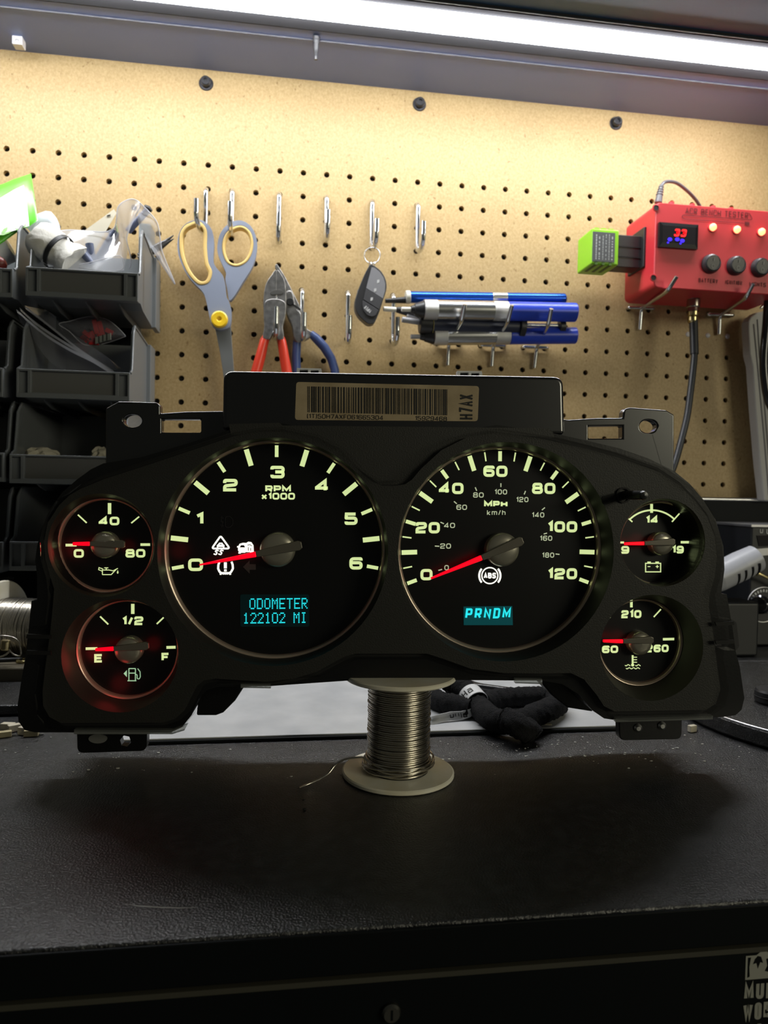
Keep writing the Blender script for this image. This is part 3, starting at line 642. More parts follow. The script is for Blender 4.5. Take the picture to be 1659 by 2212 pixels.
for row, x0, x1, yc in (('ODOMETER', 541, 662.5, 1303.8), ('122102 MI', 527.5, 660.5, 1334.8)):
    n_ = len(row); pit = (x1 - x0 - 11.5) / (n_ - 1); o = L((x0 + x1) / 2, yc, ICW); q = mpp(ICW)
    for i, ch in enumerate(row):
        for b_ in range(35):
            if F57[ch][b_] == '1':
                u = (i * pit + (b_ % 5) * 2.55 - (x1 - x0 - 11.5) / 2 - 5.1) * q; v = (3 - b_ // 5) * 3.35 * q
                mb.poly([o + V((u - 1.2 * q, v - 1.25 * q, 0)), o + V((u + 1.2 * q, v - 1.25 * q, 0)), o + V((u + 1.2 * q, v + 1.25 * q, 0)), o + V((u - 1.2 * q, v + 1.25 * q, 0))])
dsp = LP(MB().prism(LL([(p.x, p.y) for p in fillet([(519, 1284, 0), (668, 1284, 0), (668, 1354, 0), (519, 1354, 0)], 5, True)], MARKW), (0, 0, 0)), 'odometer_window', M('odometer_teal_glow', (0, .01, .01), .4, emit=(0, .005, .0055), es=.7), DOBJ[T])
LP(mb, 'odometer_digits', m_cyan, DOBJ[T])
# --- speedometer
mb = MB(); S = 'speedometer'; m2 = MB()
for i in range(25):
    a = 199.9 - i * 220 / 24.
    if i % 4 == 0: tick(mb, S, a, .885, .985, 8)
    elif i % 2 == 0: tick(mb, S, a, .83, .985, 10)
    else: tick(mb, S, a, .895, .985, 3)
for s_, x, y, w_ in (('0', 921.3, 1241.3, 26.5), ('20', 924, 1140, 53), ('40', 974.7, 1055, 54), ('60', 1070.2, 1018, 53.5), ('80', 1174.5, 1055, 52.5), ('100', 1214.9, 1138, 67), ('120', 1214.9, 1239.5, 66.5)):
    pxtext(mb, s_, x, y, w_, 24.5, 6.4, gap=.14)
pxtext(mb, 'MPH', 1071, 1088.8, 52, 13.8, 4.3, gap=.12)
LP(mb, 'dial_markings', m_glow, DOBJ[S])
z5 = lambda x, y: (830 + x / 3.318, 930 + y / 3.318)
for s_, x, y, w_ in (('0', 447, 983, 33), ('20', 440, 828, 78), ('40', 468, 680, 80), ('60', 555, 550, 78), ('80', 675, 462, 78), ('100', 836, 440, 92), ('120', 990, 495, 90), ('140', 1103, 605, 92), ('160', 1160, 772, 92), ('180', 1175, 893, 90)):
    pxtext(m2, s_, *z5(x, y), w_ / 3.318, 11.3, 2.1, r=.3)
pxtext(m2, 'km/h', *z5(803, 588), 41, 11.5, 1.8, r=.2, gap=.3)
for x0, y0, x1, y1 in ((388, 1003, 415, 995), (363, 828, 395, 830), (403, 657, 428, 668), (500, 508, 520, 525), (652, 407, 663, 432), (836, 378, 836, 405), (1013, 433, 1003, 458), (1152, 552, 1130, 570), (1167, 735, 1143, 742), (1228, 885, 1256, 888)):
    bar(m2, *z5(x0, y0), *z5(x1, y1), 2.4)
LP(m2, 'kilometre_markings', m_kmh, DOBJ[S])
mb = MB()
c_ = z5(757, 1040); ar = lambda r_, a0, a1, n_=20: [(c_[0] + r_ * math.cos(math.radians(a0 + (a1 - a0) * i / n_)), c_[1] - r_ * math.sin(math.radians(a0 + (a1 - a0) * i / n_))) for i in range(n_ + 1)]
line(mb, ar(17.3, 0, 360, 40)[:-1], 2.6, closed=True); line(mb, ar(23, 40, -40), 4.0); line(mb, ar(23, 140, 220), 4.0)
pxtext(mb, 'ABS', c_[0], c_[1], 27, 12.5, 3.0, ICW, gap=.15)
LP(mb, 'brake_warning_icon', m_white, DOBJ[S])
LP(MB().prism(LL([z5(568, 1262), z5(918, 1258), z5(922, 1395), z5(570, 1395)], MARKW), (0, 0, 0)), 'gear_window', m_cyanbg, DOBJ[S])
mb = MB(); pxtext(mb, 'PRNDM', *z5(745, 1310), 100, 22.8, 4.6, ICW, r=.12, slant=.12, gap=.38)
LP(mb, 'gear_letters', m_cyan, DOBJ[S])
# --- small dials
def small(k, texts, bars, arcs=(), zf=None):
    mb = MB()
    for s_, x, y, w_, h_ in texts: pxtext(mb, s_, *zf(x, y), w_ / 3.687, h_ / 3.687, 4.8, gap=.12)
    for x0, y0, x1, y1, t in bars: bar(mb, *zf(x0, y0), *zf(x1, y1), t)
    for pts, t in arcs: line(mb, [zf(*p) for p in pts], t, MARKW)
    LP(mb, 'dial_markings', m_glow, DOBJ[k])
z6 = lambda x, y: (x / 3.686, 1040 + y / 3.686)
z7 = lambda x, y: (1240 + x / 3.687, 1040 + y / 3.687)
small('oil_pressure_gauge', [('40', 868, 315, 155, 66), ('0', 627, 573, 76, 66), ('80', 1078, 572, 150, 66)], [(522, 507, 610, 507, 5.5), (620, 265, 690, 330, 3), (872, 172, 872, 260, 7), (1108, 280, 1045, 332, 3), (1118, 503, 1195, 503, 5.5)], zf=z6)
small('fuel_gauge', [('1/2', 1057, 1110, 160, 68), ('E', 785, 1408, 66, 66), ('F', 1318, 1398, 62, 66)], [(682, 1332, 775, 1330, 5.5), (797, 1075, 862, 1138, 3.2), (1057, 975, 1057, 1055, 7), (1303, 1083, 1248, 1135, 3.2), (1325, 1322, 1398, 1320, 6)], zf=z6)
a3 = [(622 + 253 * math.cos(math.radians(a)), 482 - 253 * math.sin(math.radians(a))) for a in range(46, 136, 4)]
small('voltmeter', [('14', 622, 305, 108, 64), ('9', 408, 545, 68, 64), ('19', 828, 543, 100, 64)], [(362, 486, 398, 486, 4.5), (418, 282, 465, 322, 3.2), (618, 180, 618, 250, 6.5), (840, 255, 780, 322, 3.2), (850, 484, 942, 484, 5.5)], [(a3, 3.8)], zf=z7)
small('temperature_gauge', [('210', 457, 1057, 170, 66), ('60', 287, 1337, 137, 62), ('260', 662, 1330, 197, 64)], [(270, 1070, 290, 1085, 3.2), (457, 935, 457, 1003, 6), (692, 1018, 635, 1080, 3.2), (708, 1257, 798, 1255, 5.5)], zf=z7)
mb = MB()
line(mb, [z6(*p) for p in ((815, 742), (815, 705), (868, 705), (900, 712), (938, 692))], 1.8); line(mb, [z6(*p) for p in ((815, 742), (885, 742), (925, 700))], 1.8)
line(mb, [z6(*p) for p in ((815, 715), (785, 702), (788, 686), (820, 697))], 1.7); line(mb, [z6(*p) for p in ((830, 688), (862, 688))], 1.8); line(mb, [z6(*p) for p in ((846, 688), (846, 705))], 1.8)
blob(mb, [z6(*p) for p in ((937, 705), (944, 724), (940, 734), (933, 734), (930, 724))])
LP(mb, 'oil_can_icon', m_glow, DOBJ['oil_pressure_gauge'])
mb = MB()
line(mb, [z6(*p) for p in ((1026, 1586), (1026, 1490), (1078, 1490), (1078, 1586))], 2, r=1); line(mb, [z6(*p) for p in ((1015, 1587), (1085, 1587))], 2); line(mb, [z6(*p) for p in ((1026, 1526), (1078, 1526))], 2)
line(mb, [z6(*p) for p in ((1078, 1535), (1092, 1540), (1092, 1570), (1108, 1574), (1117, 1556), (1115, 1515), (1096, 1490))], 1.7, r=2)
blob(mb, [z6(*p) for p in ((984, 1530), (1010, 1502), (1010, 1558))])
LP(mb, 'fuel_pump_icon', M('pale_green_icon', (.2, .3, .2), .5, emit=(.36, .60, .36), es=.9), DOBJ['fuel_gauge'])
mb = MB()
line(mb, [z7(*p) for p in ((570, 652), (690, 652), (690, 720), (570, 720))], 2.4, closed=True)
for x in (598, 662): blob(mb, [z7(*p) for p in ((x - 14, 638), (x + 14, 638), (x + 14, 652), (x - 14, 652))])
line(mb, [z7(*p) for p in ((586, 678), (608, 678))], 1.9); line(mb, [z7(*p) for p in ((651, 678), (675, 678))], 1.9); line(mb, [z7(*p) for p in ((663, 666), (663, 690))], 1.9)
LP(mb, 'battery_icon', m_glow, DOBJ['voltmeter'])
mb = MB()
line(mb, [z7(*p) for p in ((467, 1384), (467, 1462))], 4.2); blob(mb, [(z7(467, 1462)[0] + 3.4 * math.cos(a), z7(467, 1462)[1] + 3.2 * math.sin(a)) for a in [2 * math.pi * i / 14 for i in range(14)]])
for y in (1400, 1420, 1440): line(mb, [z7(*p) for p in ((474, y), (502, y))], 1.8)
for y, xs in ((1464, ((406, 448), (488, 530))), (1488, ((414, 524),))):
    for xa_, xb_ in xs:
        n_ = 16; line(mb, [z7(xa_ + (xb_ - xa_) * i / n_, y + 5 * math.sin(i * (xb_ - xa_) / n_ / 5.5)) for i in range(n_ + 1)], 1.8)
LP(mb, 'coolant_icon', m_glow, DOBJ['temperature_gauge'])
# --- hubs and needles
NW = -.0125
def needle(k, tail, mid, tip, hub, hr, w0, w1, w2):
    d = DOBJ[k]; c = L(*hub, DW); q = mpp(-.016)
    LP(MB().lathe((c.x, c.y, 0), (0, 0, 1), [(hr * q, DW), (hr * q, -.0175), (hr * q * .97, -.0165), (hr * q * .86, -.0155), (hr * q * .55, -.0148), (.00001, -.0145)], 48, sharp=False), 'hub', m_hub, d)
    def seg(a, b, wa, wb, name, mat, th, rnd=False):
        A, Bq = L(*a, NW), L(*b, NW); e = (Bq - A).normalized(); nn = V((-e.y, e.x, 0)); qq = mpp(NW)
        pts = [A + nn * wa * qq / 2] + ([A + nn * wa * qq * .32 - e * wa * qq * .35, A - nn * wa * qq * .32 - e * wa * qq * .35] if rnd else []) + [A - nn * wa * qq / 2, Bq - nn * wb * qq / 2, Bq + nn * wb * qq / 2]
        return LP(MB().prism(pts, (0, 0, -th)), name, mat, d, bevel=.0004)
    seg(tail, mid, w0, w1, 'needle_tail', m_tail, .0022, True)
    a, b = V(tail), V(mid)
    seg(tuple(a.lerp(b, .14)), tuple(a.lerp(b, .82)), w0 * .38, w1 * .3, 'needle_rib', m_hub, .0004) if False else None
    seg(mid, tip, w1 * .92, w2, 'needle_pointer', m_needle, .0014)
needle('tachometer', z4d([(978, 825)])[0], z4d([(672, 887)])[0], z4d([(266, 964)])[0], (600.8, 1186), 37.5, 21, 13, 3)
needle('speedometer', z5(975, 795), z5(700, 912), z5(335, 1061), (1081, 1186), 37, 21, 12.5, 4)
needle('oil_pressure_gauge', z6(968, 500), z6(712, 497), z6(576, 497), (231, 1176), 28, 17, 9.5, 6.5)
needle('fuel_gauge', z6(1158, 1312), z6(902, 1334), z6(756, 1341), (282.5, 1400.5), 28.5, 17, 10, 6)
needle('voltmeter', z7(790, 482), z7(562, 494), z7(403, 497), (1421, 1173), 26, 16, 9, 6)
needle('temperature_gauge', z7(618, 1265), z7(392, 1275), z7(234, 1272), (1375, 1386), 26, 16, 9.5, 6)
# small red LEDs behind the left end of the little needles and the two big ones
def led(k, fx, fy, e, w=-.012):
    ctr, r, rb = geo[k]; l = bpy.data.lights.new('needle_led', 'POINT'); l.energy = e * .35; l.color = (1, .05, .05); l.shadow_soft_size = .005
    o = bpy.data.objects.new('needle_led', l); COL.objects.link(o); o.parent = clu; o.location = (ctr.x + r * fx, ctr.y + r * fy, w)
led('oil_pressure_gauge', -.86, -.1, .0030); led('fuel_gauge', -.82, -.15, .0045); led('fuel_gauge', -.3, -.85, .002); led('voltmeter', -.42, .05, .0012, -.017); led('temperature_gauge', -.42, .05, .0012, -.017)
led('tachometer', -.93, -.02, .0012); led('fuel_gauge', .45, .05, .0014, -.018); led('oil_pressure_gauge', .4, -.05, .0008, -.018)
# --- trip stem
a = L(1346, 1069.5, MW); q = mpp(MW)
sm = LP(MB().lathe((a.x, a.y, 0), (0, 0, 1), [(.0043, MW), (.0043, MW + .0012), (.0034, MW + .0012), (.0034, MW)], 32), 'stem_collar', m_deep)
b_ = L(1350, 1069.5, MW)
LP(MB().lathe((b_.x, b_.y, 0), (0, 0, 1), [(.0024, MW - .004), (.0024, .0188), (.0019, .0200), (.00001, .0203)], 24), 'trip_reset_stem', m_hous)
mb = MB(); mb.prism(LL([(1299, 1080), (1302, 1072), (1338, 1062), (1352, 1066), (1350, 1076), (1310, 1090), (1302, 1089)], MW + .0003), (0, 0, -.0002)); LP(mb, 'stem_shadow_plate', m_deep)  # dark reflection and shadow beside the stem, added as a flat plate
# --- barcode label
LW = -.0138
lab = LP(MB().prism(LL([(p.x, p.y) for p in fillet([(640, 825, 0), (1035, 834, 0), (1032, 910, 0), (637, 907, 0)], 7, True)], LW), (0, 0, -.0002)), 'barcode_label', M('aged_tan_label', (.40, .31, .18), .6, var=(60, (.33, .25, .14), (.46, .36, .22))))
mb = MB(); rr = random.Random(3); x = 664.5
while x < 968:
    w_ = rr.choice((1.2, 1.2, 1.6, 2.4, 3.4)); yy0 = 834.5 + (x - 664) * .022
    mb.prism(LL([(x, yy0), (x + w_, yy0), (x + w_, yy0 + 56), (x, yy0 + 56)], LW + .0002), (0, 0, 0)); x += w_ + rr.choice((1.3, 1.8, 2.6, 3.2))
m_ink = M('black_print_ink', (.012, .012, .010), .6)
LP(mb, 'barcode', m_ink, lab)
mb = MB(); c = L(746, 900.5, LW + .0002); q = mpp(LW)
mb.text('(1T)50H7AXF061665304', lambda u, v: c + V((u, v - .012 * u, 0)), 162 * q, 9.5 * q, 1.3 * q, gap=.22)
c2_ = L(931.5, 904, LW + .0002); mb.text('15929468', lambda u, v: c2_ + V((u, v - .012 * u, 0)), 69 * q, 9.5 * q, 1.4 * q, gap=.22)
c3_ = L(1007.5, 879, LW + .0002); mb.text('H7AX', lambda u, v: c3_ + V((-v, u, 0)), 54 * q, 31 * q, 4.2 * q, r=.1, gap=.22)
LP(mb, 'label_print', m_ink, lab)
# --- clear clips on the top edge
m_clip = M('pale_clear_clip', (.75, .76, .78), .15)
for x0, y0 in ((640, 795), (987, 801)):
    fr = [(x0, y0 + 14), (x0 + 1, y0), (x0 + 54, y0 + 1), (x0 + 56, y0 + 15)]
    cw_ = -.030
    LP(MB().prism(LL(fr, cw_), (0, 0, -.004), holes=[LL([(x0 + 7, y0 + 4), (x0 + 25, y0 + 4), (x0 + 25, y0 + 13), (x0 + 7, y0 + 13)], cw_), LL([(x0 + 31, y0 + 5), (x0 + 48, y0 + 5), (x0 + 48, y0 + 14), (x0 + 31, y0 + 14)], cw_)]), 'lens_clip', m_clip, bevel=.0006)
    LP(MB().prism(LL([(x0 + 6, y0 + 3), (x0 + 49, y0 + 3), (x0 + 49, y0 + 15), (x0 + 6, y0 + 15)], cw_ - .0035), (0, 0, -.002)), 'clip_backing', m_deep)
# --- feet and lower tabs
LP(MB().prism(LL([(424, 1546), (428, 1510), (445, 1480), (530, 1480), (508, 1514), (482, 1540), (466, 1546)], -.036), (0, 0, -.022)), 'support_foot', m_hous, bevel=.001)
LP(MB().prism(LL([(1160, 1465), (1255, 1480), (1282, 1538), (1225, 1529), (1192, 1502)], -.036), (0, 0, -.022)), 'support_foot', m_hous, bevel=.001)
hexh = lambda cx, cy, r_: [(cx + r_ * math.cos(math.radians(60 * i + 12)), cy + r_ * 1.05 * math.sin(math.radians(60 * i + 12))) for i in range(6)]
LP(MB().prism(LL([(p.x, p.y) for p in fillet([(166, 1570, 0), (318, 1570, 0), (317, 1622, 0), (167, 1627, 0)], [0, 0, 16, 14], True)], -.030), (0, 0, -.006), holes=[LL(hexh(271, 1601, 12), -.030)]), 'mounting_tab', m_hous, bevel=.0006)
LP(MB().prism(LL([(p.x, p.y) for p in fillet([(1337, 1540, 0), (1474, 1535, 0), (1473, 1597, 0), (1338, 1600, 0)], [0, 0, 14, 14], True)], -.030), (0, 0, -.006)), 'mounting_tab', m_hous, bevel=.0006)
m_screw = M('pale_screw_steel', (.62, .62, .60), .3, 1.0)
for x, y, r_ in ((1378, 1573, 9.5), (1430, 1568, 9.5)):
    c = L(x, y, -.0295); LP(MB().lathe(c, (0, 0, 1), [(.00001, .0012), (r_ * .5 * mpp(-.03), .0012), (r_ * mpp(-.03), .0002), (r_ * mpp(-.03), -.001)], 20), 'tab_screw', m_screw)
c = L(211, 1597, -.0295); LP(MB().prism(LL(oval(211, 1596, 20, 10), -.0285), (0, 0, -.001)), 'clear_plug', M('smoky_clear_plug', (.16, .16, .15), .25))
m_thin = clear_mat('clear_lens_flange', (.85, .87, .85), haze=.35, haze_col=(.6, .62, .6), top=.8)
for q_ in ([(520, 1478), (583, 1478), (585, 1487), (520, 1486)], [(1113, 1466), (1171, 1467), (1172, 1478), (1113, 1476)], [(160, 1576), (372, 1577), (405, 1565), (398, 1578), (372, 1586), (160, 1586)], [(1330, 1552), (1540, 1546), (1540, 1554), (1330, 1560)]):
    LP(MB().prism(LL(q_, -.006), (0, 0, -.003)), 'lens_flange', m_thin)
# --- clear front lens
LENS = [(174, 1046), (120, 1082), (95, 1122), (86, 1165), (88, 1210), (100, 1250), (104, 1290), (97, 1350), (90, 1358), (57, 1359), (48, 1366), (43, 1418), (50, 1428), (78, 1430), (83, 1440), (75, 1500), (80, 1545), (100, 1572), (130, 1580), (366, 1582), (397, 1570), (422, 1538), (440, 1494), (470, 1478), (585, 1480), (690, 1462), (768, 1425), (923, 1425), (1018, 1457), (1120, 1466), (1234, 1468), (1262, 1490), (1290, 1530), (1320, 1552), (1360, 1557), (1535, 1550), (1566, 1525), (1575, 1490), (1562, 1420), (1566, 1405), (1590, 1405), (1597, 1396), (1591, 1345), (1584, 1339), (1553, 1337), (1546, 1300), (1545, 1285), (1556, 1250), (1562, 1205), (1557, 1160), (1538, 1105), (1505, 1058), (1437, 1010), (1336, 978), (1201, 944), (1073, 926), (1000, 938), (945, 965), (905, 1005), (875, 1036), (825, 1038), (790, 1018), (740, 966), (690, 940), (613, 922), (560, 924), (506, 934), (405, 967), (304, 1000), (202, 1032)]
LP(MB().prism(LL(LENS, .0015), (0, 0, -.009), back=False), 'clear_lens', clear_mat('clear_lens_plastic', (.96, .96, .955), top=.30))
for y in (1370, 1405):
    mb = MB().prism(LL([(58, y), (110, y + 2), (110, y + 10), (56, y + 9)], -.0006), (0, 0, -.001)); LP(mb, 'lens_rib', m_deep)
for y in (1342, 1382):
    mb = MB().prism(LL([(1545, y + 2), (1585, y), (1587, y + 8), (1548, y + 10)], -.0006), (0, 0, -.001)); LP(mb, 'lens_rib', m_deep)

# ================================================================== WIRE SPOOL (standing, under the cluster)
m_flange = M('yellowed_white_plastic', (.85, .81, .66), .35, var=(45, (.78, .72, .54), (.90, .88, .77)))
m_wire = M('tinned_wire', (.62, .58, .50), .25, 1.0)
def spool(name, label, o, ax, R, H, rw_, wr, nturn, group=None):
    o = V(o); ax = V(ax).normalized(); u, w = frame_of(ax)
    t = thing(name, label, 'wire spool', o, group)
    for h0, h1 in ((0, .0026), (H - .0026, H)):
        part(MB().lathe(o, ax, [(.004, h0), (R - .0008, h0), (R, h0 + .0006), (R, h1 - .0006), (R - .0008, h1), (.004, h1)], 64), 'flange', m_flange, t)
    part(MB().cyl(o + ax * .002, o + ax * (H - .002), rw_ - wr * 1.2, n=48), 'core', MATS['dark_hole_steel'], t)
    pts = []; n = 40; tot = nturn * n
    for i in range(tot + 1):
        a = 2 * math.pi * i / n; f = i / tot; r_ = rw_ - wr + .00022 * math.sin(i * .37) + .0002 * math.sin(i * .013 * 7)
        pts.append(o + ax * (.0030 + wr + f * (H - .0064 - 2 * wr)) + (u * math.cos(a) + w * math.sin(a)) * r_)
    part(MB().tube(pts, wr, 6), 'wire_coil', m_wire, t)
    return t, u, w
SPX = V((.3518, -.4125, .0002))
SP, u_, w_ = spool('wire_spool', 'upright white spool of tinned wire holding up the gauge cluster', SPX, (0, 0, 1), .0312, .0566, .0175, .00058, 44)
rr = random.Random(5); pts = []
for i in range(0, 26 * 6):
    a = 2 * math.pi * i / 26; tl = .0022 * math.sin(a + (i // 26) * 1.3)
    pts.append(SPX + V((math.cos(a) * (.0188 + .0012 * math.sin(i * .21)), math.sin(a) * (.0188 + .0012 * math.cos(i * .17)), .0062 + tl + .0006 * (i // 26))))
part(MB().tube(pts, .00058, 6), 'loose_turns', m_wire, SP)
end = [SPX + V((-.0165, -.012, .010)), SPX + V((-.0205, -.010, .0130))]
end += [B(x, y, z) for x, y, z in ((775, 1636, .0136), (745, 1640, .0125), (725, 1652, .0095), (710, 1670, .006), (690, 1683, .0034), (665, 1694, .0016), (646, 1702, .0012))]
part(MB().tube(catmull(end, 6, False), .00058, 8), 'wire_end', m_wire, SP)
# ================================================================== SILICONE MAT
m_matg = M('pale_grey_silicone', (.50, .51, .52), .55, var=(28, (.44, .45, .46), (.56, .565, .57)), bump=(300, .1))
mat_t = thing('silicone_mat', 'pale grey silicone work mat with black edge under the cluster', 'mat', (.34, -.2, .0002))
part(MB().box((.166, -.354, .0002), (.535, -.050, .0022)), 'mat_base', m_blackface, mat_t, bevel=.0006)
part(MB().box((.1675, -.3515, .0021), (.5335, -.052, .0031)), 'mat_surface', m_matg, mat_t, bevel=.0004)

# ================================================================== STORAGE BINS
m_bin = M('grey_bin_plastic', (.15, .16, .167), .36, bump=(300, .04))
m_binl = M('pale_grey_hanger', (.27, .30, .32), .4)
rack = thing('bin_rack_panel', 'black louvred panel on the pegboard carrying the grey bins', 'panel', (-.05, -.005, .02))
mb = MB().box((-.30, -.0062, .160), (.128, -.0008, .372)); part(mb, 'panel_sheet', m_blackface, rack)
part(MB().box((-.30, -.0262, .020), (.128, -.0180, .1595)), 'lower_sheet', m_blackface, rack)
def make_bin(xl, xr, zb_, label, hang=None, yf=-.137, yb=-.028, top=.070):
    t = thing('storage_bin', label, 'bin', ((xl + xr) / 2, (yf + yb) / 2, zb_), 'grey hanging bins at the left')
    tp = .0055; lip, post = .0245, .062
    P = []
    for sgn, xf in ((0, xl), (1, xr)):
        xb_ = xf + tp if sgn == 0 else xf - tp
        def xx(y): return xf + (xb_ - xf) * (y - yf) / (yb - yf)
        P.append([V((xx(y), y, zb_ + z)) for y, z in ((yf, 0), (yf, lip), (yf + .008, lip + .004), (yf + .014, post), (yf + .022, top), (yb, top), (yb, 0), (yf + .030, -.0005), (yf + .012, .002))])
    l, r = P; n = len(l); vs_ = l + r; idx = lambda s_, i: i + (n if s_ else 0)
    fs = [tuple(range(n)), tuple(range(n, 2 * n))[::-1]]
    for i, j in ((0, 1), (5, 6), (6, 7), (7, 8), (8, 0)): fs.append((idx(0, i), idx(0, j), idx(1, j), idx(1, i)))
    mb = MB(); mb.add(vs_, fs)
    o = part(mb, 'bin_body', m_bin, t)
    md = o.modifiers.new('wall', 'SOLIDIFY'); md.thickness = .0017; md.offset = -1
    # front lip with label slot
    w = xr - xl; y0 = yf - .0040
    fq = [V((xl, y0, zb_)), V((xr, y0, zb_)), V((xr, y0, zb_ + lip)), V((xl, y0, zb_ + lip))]
    hq = [V((xl + .012, y0, zb_ + .0045)), V((xr - .012, y0, zb_ + .0045)), V((xr - .012, y0, zb_ + lip - .0015)), V((xl + .012, y0, zb_ + lip - .0015))]
    hl = [V((xl + .0018, y0, zb_ + .004)), V((xl + .009, y0, zb_ + .004)), V((xl + .009, y0, zb_ + lip - .002)), V((xl + .0018, y0, zb_ + lip - .002))]
    hr = [V((xr - .009, y0, zb_ + .004)), V((xr - .0018, y0, zb_ + .004)), V((xr - .0018, y0, zb_ + lip - .002)), V((xr - .009, y0, zb_ + lip - .002))]
    part(MB().prism(fq, (0, .0046, 0), holes=[hq, hl, hr]), 'front_lip', m_bin, t, bevel=.0004)
    part(MB().box((xl + .0115, yf - .0004, zb_ + .004), (xr - .0115, yf + .0006, zb_ + lip - .001)), 'label_slot', M('dark_slot_grey', (.12, .12, .115), .5), t)
    for k in (.2, .5, .8):
        x = xl + w * k
        part(MB().prism([V((x, yf + .006, zb_ - .0004)), V((x, yb, zb_ - .0008)), V((x, yb, zb_ - .007)), V((x, yf + .03, zb_ - .006)), V((x, yf + .015, zb_ - .003))], (.0012, 0, 0)), 'base_rib', m_bin, t)
    for sx, xf in ((0, xl), (1, xr)):   # thick rolled rim along each side wall
        pts = P[sx][1:6]; part(MB().tube(pts, .0012, 6), 'side_rim', m_bin, t)
    xs_ = xr - tp; part(MB().box((xs_ - .0005, yb - .012, zb_ - .001), (xs_ + .0045, yb + .014, zb_ + top)), 'side_flange', m_bin, t, bevel=.0006)
    if hang:
        hx0, hx1, hz0, hz1, hy = hang
        part(MB().box((hx0, hy, hz0), (hx1, -.0065, hz1)), 'hanger', m_binl, t, bevel=.0006)
    return t
def pbin(pl, pr, plip, yf, label, hang=None):
    zl = W((pl + pr) / 2, plip, yf - .004).z; return make_bin(W(pl, plip, yf - .004).x, W(pr, plip, yf - .004).x, zl - .0245, label, hang, yf)
pbin(55, 298, 583, -.137, 'topmost grey bin beside the scissors, crammed with a white roll and clear bag', (.1385, .1500, .332, .4255, -.034))
pbin(35, 280, 800, -.145, 'second grey bin down, holding folded clear bags and red fuses', (.1300, .1475, .262, .300, -.024))
pbin(20, 266, 984, -.151, 'third grey bin down, with crumpled beige lumps behind the cluster bracket')
pbin(20, 266, 1171, -.157, 'lowest grey bin, mostly hidden behind the oil pressure dial')
pbin(-218, 27, 573, -.137, 'grey bin at the left picture edge under the green packet')
pbin(-235, 6, 790, -.145, 'dark grey bin at the left edge beside the bin of clear bags')
pbin(-235, 8, 975, -.151, 'dark grey bin at the left edge beside the bin of beige lumps')
pbin(-240, 6, 1170, -.157, 'lowest dark grey bin at the left edge above the lying spool')

# ================================================================== BIN CONTENTS
m_bag = clear_mat('milky_clear_bag', (.97, .97, .98), gl_rough=.12, haze=.48, haze_col=(.85, .87, .94), top=.7)
m_bag2 = clear_mat('clear_bag_film', (.93, .93, .95), gl_rough=.10, haze=.16, haze_col=(.8, .82, .92), top=1.0)
m_cloth = M('white_cloth', (.74, .72, .66), .8, bump=(120, .6, .002))
roll = thing('cloth_roll', 'white cloth roll with a black rubber band in the topmost bin', 'roll', W(115, 540, -.120))
p0, p1 = W(80, 512, -.112), W(158, 568, -.118); ax = (p1 - p0).normalized(); mb = MB(); rings = []
u, w = frame_of(ax); rr = random.Random(11)
for i in range(9):
    f = i / 8; c = p0.lerp(p1, f); rad = .0150 + .0012 * math.sin(f * 7) - (.0012 if 4 < i < 7 else 0)
    rings.append([c + (u * math.cos(t) + w * math.sin(t)) * (rad * (1 + .10 * rr.random() + .06 * math.sin(3 * t))) + ax * (.004 * rr.random() if i in (0, 8) else 0) for t in [2 * math.pi * k / 20 for k in range(20)]])
mb.rings(rings); mb.poly(rings[0]); mb.poly(rings[-1][::-1])
part(mb, 'rolled_cloth', m_cloth, roll)
c = p0.lerp(p1, .60); part(MB().lathe(c, ax, [(.0162, -.0024), (.0169, -.0020), (.0169, .0020), (.0162, .0024)], 24), 'rubber_band', M('black_rubber', (.015, .015, .016), .5), roll)
bt = thing('white_bottle', 'white rounded bottle top behind the cloth roll', 'bottle', W(100, 490, -.07))
part(MB().tube([W(70, 505, -.07), W(84, 494, -.07), W(112, 485, -.07), W(121, 482, -.07), W(125, 481, -.07)], [.0125, .0125, .0125, .0105, .005], 20), 'bottle_body', M('white_bottle_plastic', (.70, .74, .80), .35), bt)
mb = MB().prism([W(x, y, -.06) for x, y in ((180, 500), (246, 452), (252, 460), (225, 505), (205, 540), (190, 545))], (0, .0006, 0))
pp = thing('folded_paper', 'cream folded paper sticking up behind the clear bag', 'paper', W(220, 495, -.06)); part(mb, 'paper_sheet', M('cream_paper', (.72, .66, .52), .7), pp)
part(MB().prism([W(x, y, -.0605) for x, y in ((231, 465), (239, 463), (238, 466), (231, 468))], (0, .0002, 0)), 'paper_print', m_ink, pp)
# milky bag: ribbons and pillow sheets
bag = thing('clear_plastic_bag', 'milky clear plastic bag looping over the right side of the topmost bin', 'bag', W(260, 520, -.10))
def ribbon(A, Bp, Ya, Yb, n=5, wave=.002, k=5):
    A = [V((x, y, 0)) for x, y in A]; Bp = [V((x, y, 0)) for x, y in Bp]; a, b = catmull(A, k, False), catmull(Bp, k, False); rings = []
    for i in range(min(len(a), len(b))):
        f0 = i / max(1, len(a) - 1); row = []
        for j in range(n + 1):
            t = j / n; p = a[i].lerp(b[i], t); Y = Ya + (Yb - Ya) * t + wave * math.sin(f0 * 9 + t * 4) * (1 if 0 < j < n else .3)
            row.append(W(p.x, p.y, Y))
        rings.append(row)
    return MB().rings(rings, closed_ring=False)
def rim(pts, Y, r, name, mat, par): return part(MB().tube(catmull([W(x, y, Y) for x, y in pts], 5, False), r, 6), name, mat, par)
m_edge = M('bag_edge_highlight', (.82, .83, .90), .25, alpha=.7)
